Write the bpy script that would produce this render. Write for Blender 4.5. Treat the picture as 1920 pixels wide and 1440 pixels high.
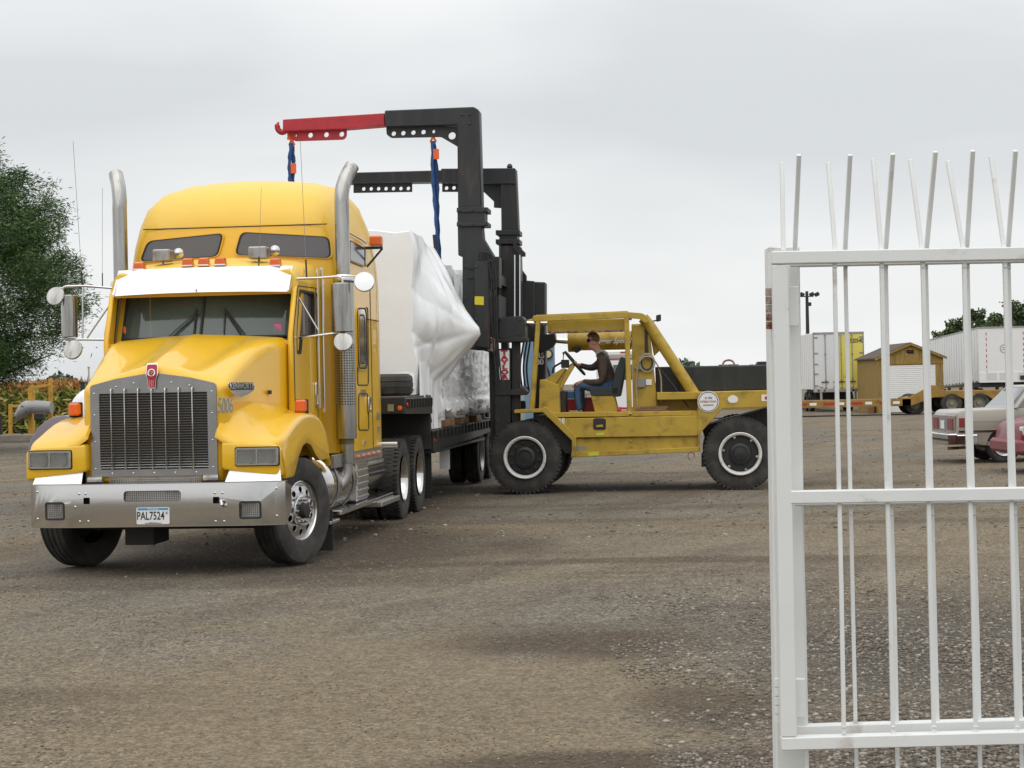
import bpy, bmesh, math, random
import numpy as np
from mathutils import Vector, Matrix
random.seed(7); rng = np.random.default_rng(7)
PI = math.pi
sc = bpy.context.scene
for o in list(bpy.data.objects): bpy.data.objects.remove(o)
COL = sc.collection

# ------------------------------------------------------------------ camera
FPX, CH = 3400.0, 1.70            # focal length in photo pixels, eye height in metres
ROLL = math.radians(1.2); PITCH = math.atan(2/3400)
cr = Vector((math.cos(ROLL), 0, -math.sin(ROLL))); cu0 = Vector((math.sin(ROLL), 0, math.cos(ROLL)))
cf = Vector((0, 1, 0)); CF = cf*math.cos(PITCH)+cu0*math.sin(PITCH); CU = cu0*math.cos(PITCH)-cf*math.sin(PITCH)
CC = Vector((0, 0, CH))
cam = bpy.data.cameras.new('camera'); camo = bpy.data.objects.new('camera', cam); COL.objects.link(camo)
m = Matrix((cr, CU, -CF)).transposed().to_4x4(); m.translation = CC; camo.matrix_world = m
cam.sensor_width = 36; cam.lens = 36*FPX/1920; cam.clip_start = .05; cam.clip_end = 6000
sc.camera = camo

# ------------------------------------------------------------------ light: overcast sky, weak wide sun
sc.view_settings.view_transform = 'Standard'; sc.view_settings.look = 'None'
sc.view_settings.exposure = 0.0; sc.view_settings.gamma = 1; sc.view_settings.use_curve_mapping = False
W = bpy.data.worlds.new('World'); sc.world = W; W.use_nodes = True
nt = W.node_tree; nt.nodes.clear()
SUN_EL, SUN_AZ = math.radians(58), math.radians(200)
sky = nt.nodes.new('ShaderNodeTexSky'); sky.sky_type = 'NISHITA'; sky.sun_disc = False
sky.sun_elevation = SUN_EL; sky.sun_rotation = SUN_AZ
tc = nt.nodes.new('ShaderNodeTexCoord')
mp = nt.nodes.new('ShaderNodeMapping'); mp.inputs['Scale'].default_value = (1, 1, 4.0); mp.inputs['Location'].default_value = (3.4, .4, .55)
nz = nt.nodes.new('ShaderNodeTexNoise'); nz.inputs['Scale'].default_value = 2.2; nz.inputs['Detail'].default_value = 4; nz.inputs['Roughness'].default_value = .45; nz.inputs['Distortion'].default_value = .3
rp = nt.nodes.new('ShaderNodeValToRGB')
rp.color_ramp.elements[0].position = .36; rp.color_ramp.elements[0].color = (7.15, 7.4, 7.55, 1)
rp.color_ramp.elements[1].position = .60; rp.color_ramp.elements[1].color = (9.3, 9.4, 9.4, 1)
mx = nt.nodes.new('ShaderNodeMixRGB'); mx.inputs[0].default_value = .95
bg = nt.nodes.new('ShaderNodeBackground'); bg.inputs[1].default_value = .10
wo = nt.nodes.new('ShaderNodeOutputWorld')
nt.links.new(tc.outputs['Generated'], mp.inputs[0]); nt.links.new(mp.outputs[0], nz.inputs[0]); nt.links.new(nz.outputs[0], rp.inputs[0])
nt.links.new(sky.outputs[0], mx.inputs[1]); nt.links.new(rp.outputs[0], mx.inputs[2]); sx_ = nt.nodes.new('ShaderNodeSeparateXYZ'); nt.links.new(tc.outputs['Generated'], sx_.inputs[0])
zr = nt.nodes.new('ShaderNodeMapRange'); zr.inputs[1].default_value = .15; zr.inputs[2].default_value = .9; zr.inputs[3].default_value = 1; zr.inputs[4].default_value = 1.7; nt.links.new(sx_.outputs[2], zr.inputs[0])   # an overcast sky grows brighter towards the zenith
ml_ = nt.nodes.new('ShaderNodeVectorMath'); ml_.operation = 'SCALE'; nt.links.new(mx.outputs[0], ml_.inputs[0]); nt.links.new(zr.outputs[0], ml_.inputs['Scale']); nt.links.new(ml_.outputs[0], bg.inputs[0]); nt.links.new(bg.outputs[0], wo.inputs[0])
sl = bpy.data.lights.new('sun', 'SUN'); sl.energy = .85; sl.angle = math.radians(85); sl.color = (1, .97, .92)
so = bpy.data.objects.new('sun', sl); COL.objects.link(so)
sd = Vector((math.sin(SUN_AZ)*math.cos(SUN_EL), math.cos(SUN_AZ)*math.cos(SUN_EL), math.sin(SUN_EL)))
so.rotation_euler = sd.to_track_quat('Z', 'Y').to_euler()

# ------------------------------------------------------------------ materials
def mat(name, col, rough=.5, metal=0., coat=0., var=.0, vscale=4., bump=0., bscale=60., dirt=None, dscale=3., dlo=.55, dhi=.75, emit=None, trans=0., rvar=.0, stretch=(1, 1, 1), spec=.5, ior=None):
    M = bpy.data.materials.new(name); M.use_nodes = True; n = M.node_tree; L = n.links
    b = n.nodes['Principled BSDF']; b.inputs['Roughness'].default_value = rough; b.inputs['Metallic'].default_value = metal
    b.inputs['Coat Weight'].default_value = coat; b.inputs['Coat Roughness'].default_value = .06; b.inputs['Transmission Weight'].default_value = trans
    b.inputs['Specular IOR Level'].default_value = spec
    c4 = (*col, 1); b.inputs['Base Color'].default_value = c4
    t = n.nodes.new('ShaderNodeTexCoord'); mpn = n.nodes.new('ShaderNodeMapping'); mpn.inputs['Scale'].default_value = stretch
    L.new(t.outputs['Object'], mpn.inputs[0])
    def noise(s, d=4):
        q = n.nodes.new('ShaderNodeTexNoise'); q.inputs['Scale'].default_value = s; q.inputs['Detail'].default_value = d; q.inputs['Roughness'].default_value = .6
        L.new(mpn.outputs[0], q.inputs[0]); return q
    src = None
    if var > 0:
        q = noise(vscale); r = n.nodes.new('ShaderNodeValToRGB'); r.color_ramp.elements[0].position = .3; r.color_ramp.elements[1].position = .7
        r.color_ramp.elements[0].color = (*[x*(1-var) for x in col], 1); r.color_ramp.elements[1].color = (*[min(1, x*(1+var)) for x in col], 1)
        L.new(q.outputs[0], r.inputs[0]); src = r.outputs[0]
    if dirt:
        q = noise(dscale, 8); r = n.nodes.new('ShaderNodeMapRange'); r.inputs[1].default_value = dlo; r.inputs[2].default_value = dhi; L.new(q.outputs[0], r.inputs[0])
        x = n.nodes.new('ShaderNodeMixRGB'); x.inputs[1].default_value = c4; x.inputs[2].default_value = (*dirt, 1); L.new(r.outputs[0], x.inputs[0])
        if src: L.new(src, x.inputs[1])
        src = x.outputs[0]
        rr = n.nodes.new('ShaderNodeMapRange'); rr.inputs[3].default_value = rough; rr.inputs[4].default_value = min(1, rough+.35); L.new(r.outputs[0], rr.inputs[0]); L.new(rr.outputs[0], b.inputs['Roughness'])
    elif rvar > 0:
        q = noise(vscale*2, 6); rr = n.nodes.new('ShaderNodeMapRange'); rr.inputs[1].default_value = .3; rr.inputs[2].default_value = .7
        rr.inputs[3].default_value = max(.02, rough-rvar); rr.inputs[4].default_value = rough+rvar; L.new(q.outputs[0], rr.inputs[0]); L.new(rr.outputs[0], b.inputs['Roughness'])
    if src: L.new(src, b.inputs['Base Color'])
    if bump > 0:
        q = noise(bscale, 5); bp = n.nodes.new('ShaderNodeBump'); bp.inputs['Strength'].default_value = bump; bp.inputs['Distance'].default_value = .02
        L.new(q.outputs[0], bp.inputs['Height']); L.new(bp.outputs[0], b.inputs['Normal'])
    if emit: b.inputs['Emission Color'].default_value = (*emit, 1); b.inputs['Emission Strength'].default_value = 1
    if ior: b.inputs['IOR'].default_value = ior
    return M

YEL = mat('yellow_truck_paint', (.80, .46, .005), .42, coat=.6, var=.02, vscale=2, bump=.015, bscale=1.8)
YELR = mat('pale_yellow_roof', (.83, .53, .07), .5, coat=.15, var=.03, vscale=1.5)  # paler yellow for the cab roof and the upper sleeper faces
CHR = mat('polished_steel', (.66, .65, .64), .13, 1., bump=.02, bscale=2.5, rvar=.05, dirt=(.40, .37, .33), dscale=2.0, dlo=.58, dhi=.95)
STK = mat('reflection_banded_chrome', (.40, .39, .37), .20, 1., var=.22, vscale=2.2, stretch=(5, 5, .6), dirt=(.16, .13, .11), dscale=3, dlo=.55, dhi=.85)  # dark tone and upright bands paint in reflections of ground and truck, plus grime
SURR = mat('scuffed_grille_steel', (.36, .36, .36), .30, 1., var=.15, vscale=3, bump=.05, bscale=3)
ALU = mat('brushed_aluminium', (.62, .62, .62), .30, 1., rvar=.08, dirt=(.3, .28, .25), dscale=5, dlo=.55, dhi=.9)
ALUD = mat('dull_aluminium', (.40, .39, .38), .42, .9, rvar=.1, var=.1, dirt=(.2, .17, .14), dscale=6, dlo=.5, dhi=.8)
WHT_M = mat('bright_anodised_visor', (.80, .80, .80), .28, .35, dirt=(.7, .68, .65), dscale=4, dlo=.6, dhi=.9)
BLK = mat('black_chassis', (.018, .018, .018), .6, dirt=(.06, .05, .04), dscale=4, dlo=.45, dhi=.8)
RUB = mat('tyre_rubber', (.028, .027, .026), .75, var=.2, vscale=6, dirt=(.11, .095, .08), dscale=5, dlo=.45, dhi=.85, bump=.1, bscale=40)
RUBD = mat('black_rubber_trim', (.02, .02, .02), .7)
GLS = mat('windscreen_glass', (.03, .045, .045), .04, spec=.9, coat=.3)
def glass(name, tint, alpha=.45):
    M = bpy.data.materials.new(name); M.use_nodes = True; n = M.node_tree; L = n.links; n.nodes.clear()
    o = n.nodes.new('ShaderNodeOutputMaterial'); g = n.nodes.new('ShaderNodeBsdfGlossy'); g.inputs['Roughness'].default_value = .03; g.inputs[0].default_value = (.9, .95, .95, 1)
    t = n.nodes.new('ShaderNodeBsdfTransparent'); t.inputs[0].default_value = (*tint, 1); f = n.nodes.new('ShaderNodeFresnel'); f.inputs[0].default_value = 1.52
    mr = n.nodes.new('ShaderNodeMath'); mr.operation = 'ADD'; mr.inputs[1].default_value = .05; x = n.nodes.new('ShaderNodeMixShader')
    L.new(f.outputs[0], mr.inputs[0]); L.new(mr.outputs[0], x.inputs[0]); L.new(t.outputs[0], x.inputs[1]); L.new(g.outputs[0], x.inputs[2]); L.new(x.outputs[0], o.inputs[0]); return M
GLW0 = glass('windscreen_clear_glass', (.42, .52, .50)); GLC = glass('clear_lens', (.85, .85, .85))
GLW = mat('windscreen_green_glass', (.085, .120, .110), .05, spec=.7, coat=.25)
GLW.node_tree.nodes['Principled BSDF'].inputs['Alpha'].default_value = .74
TINT = mat('tinted_glass', (.10, .10, .115), .09, spec=.8)
AMB = mat('amber_lens', (.75, .13, .008), .25, coat=.5, bump=.3, bscale=90); RED = mat('red_paint', (.42, .02, .03), .45, var=.15, vscale=5, dirt=(.2, .02, .03), dscale=3)
REDL = mat('red_lens', (.5, .01, .01), .25, coat=.5)
FYEL = mat('faded_forklift_yellow', (.45, .30, .035), .5, var=.12, vscale=2.5, dirt=(.15, .085, .03), dscale=4.5, dlo=.52, dhi=.82, bump=.05, bscale=20)
FBLK = mat('worn_black_steel', (.016, .018, .018), .45, var=.3, vscale=2, dirt=(.085, .052, .035), dscale=2.5, dlo=.54, dhi=.9, bump=.06, bscale=25, stretch=(3, 3, .6))
WHITE = mat('white_paint', (.78, .78, .77), .45, var=.02, vscale=2); WRIM = mat('white_wheel_paint', (.72, .71, .68), .5, dirt=(.35, .3, .25), dscale=9)
GATE = mat('gate_white_paint', (.74, .75, .735), .42, var=.035, vscale=3, dirt=(.34, .25, .17), dscale=7, dlo=.61, dhi=.84, bump=.04, bscale=50)
RUST = mat('rusty_hinge', (.35, .30, .26), .8, dirt=(.16, .045, .02), dscale=18, dlo=.42, dhi=.58, bump=.3, bscale=80)
SKIN = mat('skin', (.50, .24, .17), .55); HOOD = mat('brown_fleece', (.062, .045, .034), .95, var=.2, vscale=9, bump=.4, bscale=40)
JEAN = mat('blue_denim', (.045, .085, .16), .85, var=.25, vscale=10, bump=.3, bscale=60); HAIR = mat('light_brown_hair', (.20, .125, .06), .7, var=.3, vscale=40, bump=.6, bscale=120)
GREYF = mat('grey_fleece_lining', (.33, .33, .30), .95); SEATV = mat('dark_seat_vinyl', (.022, .028, .03), .5)
WOOD = mat('weathered_timber', (.22, .12, .06), .8, var=.3, vscale=3, bump=.3, bscale=30, stretch=(1, 8, 8)); DECK = mat('worn_deck_boards', (.115, .09, .07), .85, var=.3, vscale=3, bump=.3, bscale=20)
FILM = mat('white_shrink_wrap', (.90, .91, .92), .32, var=.02, vscale=1.5, bump=.55, bscale=2.0, coat=.3)
FOIL = mat('silver_film', (.88, .88, .89), .28, .08, bump=1.0, bscale=7, var=.06, vscale=5, coat=.4)
BLUE = mat('blue_sling_webbing', (.018, .05, .15), .85, bump=.6, bscale=45, var=.35, vscale=14, stretch=(1, 1, 2)); ORG = mat('orange_paint', (.75, .12, .02), .5)
PINK = mat('pink_sticker', (.75, .12, .32), .6); BLKI = mat('black_ink', (.02, .02, .02), .6); BLUEP = mat('blue_print', (.08, .28, .55), .5); GREYI = mat('grey_ink', (.25, .25, .22), .6)
REFL = mat('lamp_reflector', (.85, .85, .83), .35, .15, bump=.5, bscale=70); INT = mat('cab_interior_grey', (.10, .115, .11), .9)
BLUM = mat('pale_blue_machine', (.17, .27, .37), .5, var=.1, vscale=3)
STEELB = mat('chromed_rod', (.75, .75, .75), .12, 1.)

# ------------------------------------------------------------------ mesh helpers
class MB:
    def __init__(s): s.v = []; s.f = []
    def add(s, vs, fs):
        k = len(s.v); s.v += [tuple(v) for v in vs]; s.f += [tuple(i+k for i in f) for f in fs]; return s
    def box(s, lo, hi, M=None):
        x0, y0, z0 = lo; x1, y1, z1 = hi
        vs = [(x0, y0, z0), (x1, y0, z0), (x1, y1, z0), (x0, y1, z0), (x0, y0, z1), (x1, y0, z1), (x1, y1, z1), (x0, y1, z1)]
        if M is not None: vs = [M @ Vector(v) for v in vs]
        return s.add(vs, [(0, 3, 2, 1), (4, 5, 6, 7), (0, 1, 5, 4), (1, 2, 6, 5), (2, 3, 7, 6), (3, 0, 4, 7)])
    def prism(s, pts, ax, a, b):
        n = len(pts)
        def P(p, w): return (w, p[0], p[1]) if ax == 0 else ((p[0], w, p[1]) if ax == 1 else (p[0], p[1], w))
        vs = [P(p, a) for p in pts]+[P(p, b) for p in pts]
        return s.add(vs, [tuple(range(n)), tuple(range(2*n-1, n-1, -1))]+[(i, i+n, (i+1) % n+n, (i+1) % n) for i in range(n)])
    def loft(s, rings, closed=True, caps=True):
        n = len(rings[0]); vs = [p for r in rings for p in r]; fs = []
        for i in range(len(rings)-1):
            for j in range(n if closed else n-1):
                a = i*n+j; b = i*n+(j+1) % n; fs.append((a, b, b+n, a+n))
        if caps: fs.append(tuple(range(n))); fs.append(tuple(range((len(rings)-1)*n, len(rings)*n)))
        return s.add(vs, fs)
    def tube(s, pts, r, n=8, caps=True):
        pts = [Vector(p) for p in pts]; k = len(pts); rs = r if isinstance(r, (list, tuple)) else [r]*k; rings = []
        t0 = (pts[1]-pts[0]).normalized(); ref = Vector((0, 0, 1)) if abs(t0.z) < .9 else Vector((1, 0, 0)); nn = t0.cross(ref).normalized()
        for i, p in enumerate(pts):
            t = (pts[min(i+1, k-1)]-pts[max(i-1, 0)]).normalized(); nn = (nn-t*nn.dot(t)).normalized(); bb = t.cross(nn)
            rings.append([p+nn*math.cos(2*PI*j/n)*rs[i]+bb*math.sin(2*PI*j/n)*rs[i] for j in range(n)])
        return s.loft(rings, True, caps)
    def bar(s, a, b, w, h=None):
        a = Vector(a); b = Vector(b); h = h or w; t = (b-a).normalized(); ref = Vector((0, 0, 1)) if abs(t.z) < .9 else Vector((0, 1, 0))
        u = t.cross(ref).normalized()*w/2; v = u.cross(t).normalized()*h/2
        return s.loft([[p+u+v, p-u+v, p-u-v, p+u-v] for p in (a, b)])
    def lathe(s, prof, ax, c=(0, 0, 0), n=24, caps=False):
        rings = []
        for r, t in prof:
            ring = []
            for j in range(n):
                a = 2*PI*j/n; u, v = r*math.cos(a), r*math.sin(a)
                p = (t, u, v) if ax == 0 else ((u, t, v) if ax == 1 else (u, v, t)); ring.append((p[0]+c[0], p[1]+c[1], p[2]+c[2]))
            rings.append(ring)
        return s.loft(rings, True, caps)
    def perf(s, fn, nu, nv, k=.33, seg=6):
        # perforated sheet: fn(u,v in 0..1) -> point
        for i in range(nu):
            for j in range(nv):
                u0, u1, v0, v1 = i/nu, (i+1)/nu, j/nv, (j+1)/nv; cu_, cv_ = (u0+u1)/2, (v0+v1)/2
                o = [(u0, v0), (cu_, v0), (u1, v0), (u1, cv_), (u1, v1), (cu_, v1), (u0, v1), (u0, cv_)]
                q = [(cu_+math.cos(-PI*.75+a*PI/4)*k/nu, cv_+math.sin(-PI*.75+a*PI/4)*k/nv) for a in range(8)]
                s.add([fn(*p) for p in o+q], [(a, (a+1) % 8, (a+1) % 8+8, a+8) for a in range(8)])
        return s
    def xf(s, M): s.v = [tuple(M @ Vector(v)) for v in s.v]; return s
    def build(s, name, M, parent=None, bevel=0., ang=35, seg=1, merge=False):
        me = bpy.data.meshes.new(name); me.from_pydata(s.v, [], s.f); bm = bmesh.new(); bm.from_mesh(me)
        if merge: bmesh.ops.remove_doubles(bm, verts=bm.verts, dist=1e-4)
        bmesh.ops.recalc_face_normals(bm, faces=bm.faces)
        if bevel > 0:
            es = [e for e in bm.edges if len(e.link_faces) == 2 and e.calc_face_angle() > .45]
            bmesh.ops.bevel(bm, geom=es, offset=bevel, segments=seg, affect='EDGES', clamp_overlap=True, profile=.5)
        for f in bm.faces: f.smooth = True
        bm.to_mesh(me); bm.free(); me.set_sharp_from_angle(angle=math.radians(ang)); me.materials.append(M)
        return link(name, me, parent)
def link(name, me, parent=None):
    o = bpy.data.objects.new(name, me); COL.objects.link(o)
    if parent: o.parent = parent
    return o
def thing(name, label, cat, loc=(0, 0, 0), rz=0, group=None):
    o = bpy.data.objects.new(name, None); COL.objects.link(o); o.location = loc; o.rotation_euler = (0, 0, rz); o.empty_display_size = .2
    o['label'] = label; o['category'] = cat
    if group: o['group'] = group
    return o
def tag(o, label, cat, group=None):
    o['label'] = label; o['category'] = cat
    if group: o['group'] = group
    return o
def copyt(o, parent=None):
    c = o.copy(); COL.objects.link(c); c.parent = parent
    for ch in list(o.children): copyt(ch, c)
    return c
def box(name, M, parent, lo, hi, bevel=.006, rot=None): return MB().box(lo, hi, rot).build(name, M, parent, bevel)
def eval_mesh(o):
    dg = bpy.context.evaluated_depsgraph_get(); dg.update(); me = bpy.data.meshes.new_from_object(o.evaluated_get(dg)); return me
def plate(name, M, parent, outer, holes, th, fn, cuts=None):
    """flat plate with holes, outline in 2D, thickness th, mapped with fn(u,v,w)"""
    cd = bpy.data.curves.new('tmp', 'CURVE'); cd.dimensions = '2D'; cd.fill_mode = 'BOTH'; cd.extrude = th/2
    for pl in [outer]+holes:
        sp = cd.splines.new('POLY'); sp.points.add(len(pl)-1); sp.use_cyclic_u = True
        for i, p in enumerate(pl): sp.points[i].co = (p[0], p[1], 0, 1)
    t = bpy.data.objects.new('tmp', cd); COL.objects.link(t); me = eval_mesh(t); me.name = name; bpy.data.objects.remove(t); bpy.data.curves.remove(cd)
    if cuts:
        bm = bmesh.new(); bm.from_mesh(me)
        for c in cuts: bmesh.ops.bisect_plane(bm, geom=bm.verts[:]+bm.edges[:]+bm.faces[:], plane_co=(c, 0, 0), plane_no=(1, 0, 0))
        bm.to_mesh(me); bm.free()
    for v in me.vertices: v.co = fn(*v.co)
    bm = bmesh.new(); bm.from_mesh(me); bmesh.ops.remove_doubles(bm, verts=bm.verts, dist=1e-5); bmesh.ops.recalc_face_normals(bm, faces=bm.faces); bm.to_mesh(me); bm.free()
    if cuts:
        for p in me.polygons: p.use_smooth = True
        me.set_sharp_from_angle(angle=math.radians(40))
    me.materials.clear(); me.materials.append(M); return link(name, me, parent)
def circ(cx, cy, r, n=16, ry=None): return [(cx+r*math.cos(2*PI*i/n), cy+(ry or r)*math.sin(2*PI*i/n)) for i in range(n)]
def rrect(x0, y0, x1, y1, r, n=4):
    out = []
    for cx, cy, a in ((x1-r, y1-r, 0), (x0+r, y1-r, 1), (x0+r, y0+r, 2), (x1-r, y0+r, 3)):
        out += [(cx+r*math.cos((a+i/n)*PI/2), cy+r*math.sin((a+i/n)*PI/2)) for i in range(n+1)]
    return out
def roundpoly(pts, r, n=4):
    out = []; k = len(pts)
    for i in range(k):
        p = Vector(pts[i]); a = Vector(pts[i-1]); b = Vector(pts[(i+1) % k]); da = (a-p); db = (b-p); rr = min(r, da.length*.45, db.length*.45)
        A = p+da.normalized()*rr; B = p+db.normalized()*rr
        for j in range(n+1):
            t = j/n; q = A*(1-t)**2+p*2*t*(1-t)+B*t*t; out.append((q.x, q.y))
    return out
def smooth(pts, r, n=5):
    """polyline with rounded corners in 3D"""
    pts = [Vector(p) for p in pts]; out = [pts[0]]
    for i in range(1, len(pts)-1):
        p = pts[i]; da = pts[i-1]-p; db = pts[i+1]-p; rr = min(r, da.length*.45, db.length*.45); A = p+da.normalized()*rr; B = p+db.normalized()*rr
        for j in range(n+1): t = j/n; out.append(A*(1-t)**2+p*2*t*(1-t)+B*t*t)
    return out+[pts[-1]]
def text(name, body, M, parent, size, fn, th=.004, shear=0, w=1., bold=0.):
    """lettering centred on the origin, mapped with fn(u,v,w)"""
    cd = bpy.data.curves.new('tmp', 'FONT'); cd.body = body; cd.size = size; cd.align_x = 'CENTER'; cd.align_y = 'CENTER'; cd.extrude = th/2; cd.shear = shear; cd.offset = bold; cd.resolution_u = 3
    t = bpy.data.objects.new('tmp', cd); COL.objects.link(t); me = eval_mesh(t); me.name = name; bpy.data.objects.remove(t); bpy.data.curves.remove(cd)
    for v in me.vertices: v.co = fn(v.co.x*w, v.co.y, v.co.z)
    me.materials.clear(); me.materials.append(M); return link(name, me, parent)
class Fr:
    """frame of a thing standing on the ground: turns a line of sight into a point of one of the thing's own planes"""
    def __init__(s, o, yaw):
        a = math.radians(yaw); s.rz = a; s.o = Vector((o[0], o[1], 0)); s.a = (Vector((math.cos(a), math.sin(a), 0)), Vector((-math.sin(a), math.cos(a), 0)), Vector((0, 0, 1)))
    def w(s, p): return s.o+s.a[0]*p[0]+s.a[1]*p[1]+s.a[2]*p[2]
    def pl(s, px, py, ax, val):
        d = cr*((px-960)/FPX)+CU*((720-py)/FPX)+CF; n = s.a[ax]; t = (val-(CC-s.o).dot(n))/d.dot(n); q = CC+d*t-s.o
        return Vector((q.dot(s.a[0]), q.dot(s.a[1]), q.z))
def ground_at(px, py, z=0.):
    d = cr*((px-960)/FPX)+CU*((720-py)/FPX)+CF; return CC+d*((z-CH)/d.z)
def at(px, py, D):
    d = cr*((px-960)/FPX)+CU*((720-py)/FPX)+CF; return CC+d*(D/d.y)
# ------------------------------------------------------------------ setting: yard, gravel, far ground
def node_ground():
    M = bpy.data.materials.new('gravel_yard'); M.use_nodes = True; n = M.node_tree; L = n.links; b = n.nodes['Principled BSDF']; b.inputs['Roughness'].default_value = .95; b.inputs['Specular IOR Level'].default_value = .25
    t = n.nodes.new('ShaderNodeTexCoord'); P = t.outputs['Object']
    def mapping(sc_, rot=0, loc=(0, 0, 0)):
        q = n.nodes.new('ShaderNodeMapping'); q.inputs['Scale'].default_value = sc_; q.inputs['Rotation'].default_value = (0, 0, rot); q.inputs['Location'].default_value = loc; L.new(P, q.inputs[0]); return q.outputs[0]
    def noise(v, s, d=5, r=.6, dist=0):
        q = n.nodes.new('ShaderNodeTexNoise'); q.inputs['Scale'].default_value = s; q.inputs['Detail'].default_value = d; q.inputs['Roughness'].default_value = r; q.inputs['Distortion'].default_value = dist; L.new(v, q.inputs[0]); return q.outputs[0]
    def rng_(v, a, b_, c=0, d=1):
        q = n.nodes.new('ShaderNodeMapRange'); q.interpolation_type = 'SMOOTHSTEP'; q.inputs[1].default_value = a; q.inputs[2].default_value = b_; q.inputs[3].default_value = c; q.inputs[4].default_value = d; L.new(v, q.inputs[0]); return q.outputs[0]
    def mixc(f, a, c, mode='MIX'):
        q = n.nodes.new('ShaderNodeMixRGB'); q.blend_type = mode
        for i, v in ((0, f), (1, a), (2, c)):
            if hasattr(v, 'is_linked') or hasattr(v, 'links'): L.new(v, q.inputs[i])
            elif i == 0: q.inputs[0].default_value = v
            else: q.inputs[i].default_value = (*v, 1)
        return q.outputs[0]
    def math_(op, a, c):
        q = n.nodes.new('ShaderNodeMath'); q.operation = op
        for i, v in ((0, a), (1, c)):
            if isinstance(v, (int, float)): q.inputs[i].default_value = v
            else: L.new(v, q.inputs[i])
        return q.outputs[0]
    big = noise(mapping((1, 1, 1)), .11, 6, .55, .6); mid = noise(mapping((1, 1, 1), 0, (4, 9, 0)), .55, 6, .6, .4)
    tr = noise(mapping((.13, .95, 1), math.radians(-28)), .9, 5, .55, .35)           # wheel tracks that sweep across the yard
    sp_ = n.nodes.new('ShaderNodeSeparateXYZ'); L.new(P, sp_.inputs[0])
    def track(deg, su, sv, scale, off=0.):
        th = math.radians(deg); u = math_('SUBTRACT', math_('MULTIPLY', sp_.outputs[0], math.cos(th)*su), math_('MULTIPLY', sp_.outputs[1], math.sin(th)*su)); v = math_('ADD', math_('MULTIPLY', sp_.outputs[0], math.sin(th)*sv), math_('MULTIPLY', sp_.outputs[1], math.cos(th)*sv))
        cb = n.nodes.new('ShaderNodeCombineXYZ'); L.new(u, cb.inputs[0]); L.new(v, cb.inputs[1]); cb.inputs[2].default_value = off; return noise(cb.outputs[0], scale, 3, .5, .25)
    tk1 = track(20, 1.5, .14, 1.0); tk2 = track(33, 1.1, .12, 1.2, 3.3)
    fine = noise(mapping((1, 1, 1)), 38, 3, .7); fin2 = noise(mapping((1, 1, 1)), 9, 5, .7)
    tan_ = (.250, .200, .142); grey = (.205, .185, .158); dark = (.125, .098, .072); lite = (.32, .275, .215)
    c = mixc(rng_(big, .42, .60), tan_, grey); c = mixc(rng_(tr, .50, .68, 0, .55), c, dark); c = mixc(rng_(mid, .55, .75, 0, .55), c, lite)
    c = mixc(rng_(mid, .44, .30, 0, .35), c, dark)
    c = mixc(rng_(tk1, .50, .66, 0, .55), c, (.15, .122, .092)); c = mixc(rng_(tk2, .48, .34, 0, .5), c, (.285, .24, .18))
    # gravelly dark corner near the gate
    sx = n.nodes.new('ShaderNodeSeparateXYZ'); L.new(P, sx.inputs[0]); w1 = math_('MULTIPLY', math_('SUBTRACT', mid, .5), 4.0)
    gm = rng_(math_('ADD', math_('SUBTRACT', sx.outputs[0], math_('MULTIPLY', sx.outputs[1], .0)), w1), .9, 2.3)
    gy = rng_(math_('ADD', sx.outputs[1], math_('MULTIPLY', w1, 1.2)), 15.5, 11.5); gz = math_('MULTIPLY', gm, gy)
    c = mixc(math_('MULTIPLY', gz, .9), c, (.105, .098, .086))
    # damp patches; those under truck, trailer and forklift also paint in contact shade
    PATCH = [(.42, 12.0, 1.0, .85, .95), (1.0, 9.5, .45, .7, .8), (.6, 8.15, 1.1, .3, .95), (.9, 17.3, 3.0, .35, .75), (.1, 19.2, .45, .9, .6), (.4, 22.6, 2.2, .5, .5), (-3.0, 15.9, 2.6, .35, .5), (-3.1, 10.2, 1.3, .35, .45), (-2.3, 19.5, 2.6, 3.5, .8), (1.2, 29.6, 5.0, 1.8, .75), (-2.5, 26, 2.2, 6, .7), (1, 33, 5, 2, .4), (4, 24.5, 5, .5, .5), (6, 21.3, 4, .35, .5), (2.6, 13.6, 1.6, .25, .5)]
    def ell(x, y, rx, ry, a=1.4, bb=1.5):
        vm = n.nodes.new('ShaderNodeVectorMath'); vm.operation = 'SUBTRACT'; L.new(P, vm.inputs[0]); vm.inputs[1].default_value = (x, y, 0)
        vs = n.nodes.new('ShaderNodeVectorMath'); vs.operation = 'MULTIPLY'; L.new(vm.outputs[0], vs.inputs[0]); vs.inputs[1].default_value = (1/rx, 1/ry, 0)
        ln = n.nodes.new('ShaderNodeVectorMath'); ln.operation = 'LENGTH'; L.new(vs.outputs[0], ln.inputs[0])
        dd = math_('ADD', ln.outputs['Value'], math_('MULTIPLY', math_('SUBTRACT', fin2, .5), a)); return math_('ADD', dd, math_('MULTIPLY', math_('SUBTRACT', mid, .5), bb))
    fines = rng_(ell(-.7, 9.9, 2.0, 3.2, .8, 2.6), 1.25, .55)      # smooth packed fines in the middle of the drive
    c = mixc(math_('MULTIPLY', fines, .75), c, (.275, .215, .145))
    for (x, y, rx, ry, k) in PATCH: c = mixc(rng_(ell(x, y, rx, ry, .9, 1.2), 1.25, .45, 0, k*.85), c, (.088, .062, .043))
    c = mixc(rng_(fin2, .35, .7, 0, 1), c, mixc(1, c, (.72, .72, .72), 'MULTIPLY'))
    vo = n.nodes.new('ShaderNodeTexVoronoi'); vo.inputs['Scale'].default_value = 55; L.new(P, vo.inputs[0])
    bw = n.nodes.new('ShaderNodeRGBToBW'); L.new(vo.outputs['Color'], bw.inputs[0])
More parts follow.
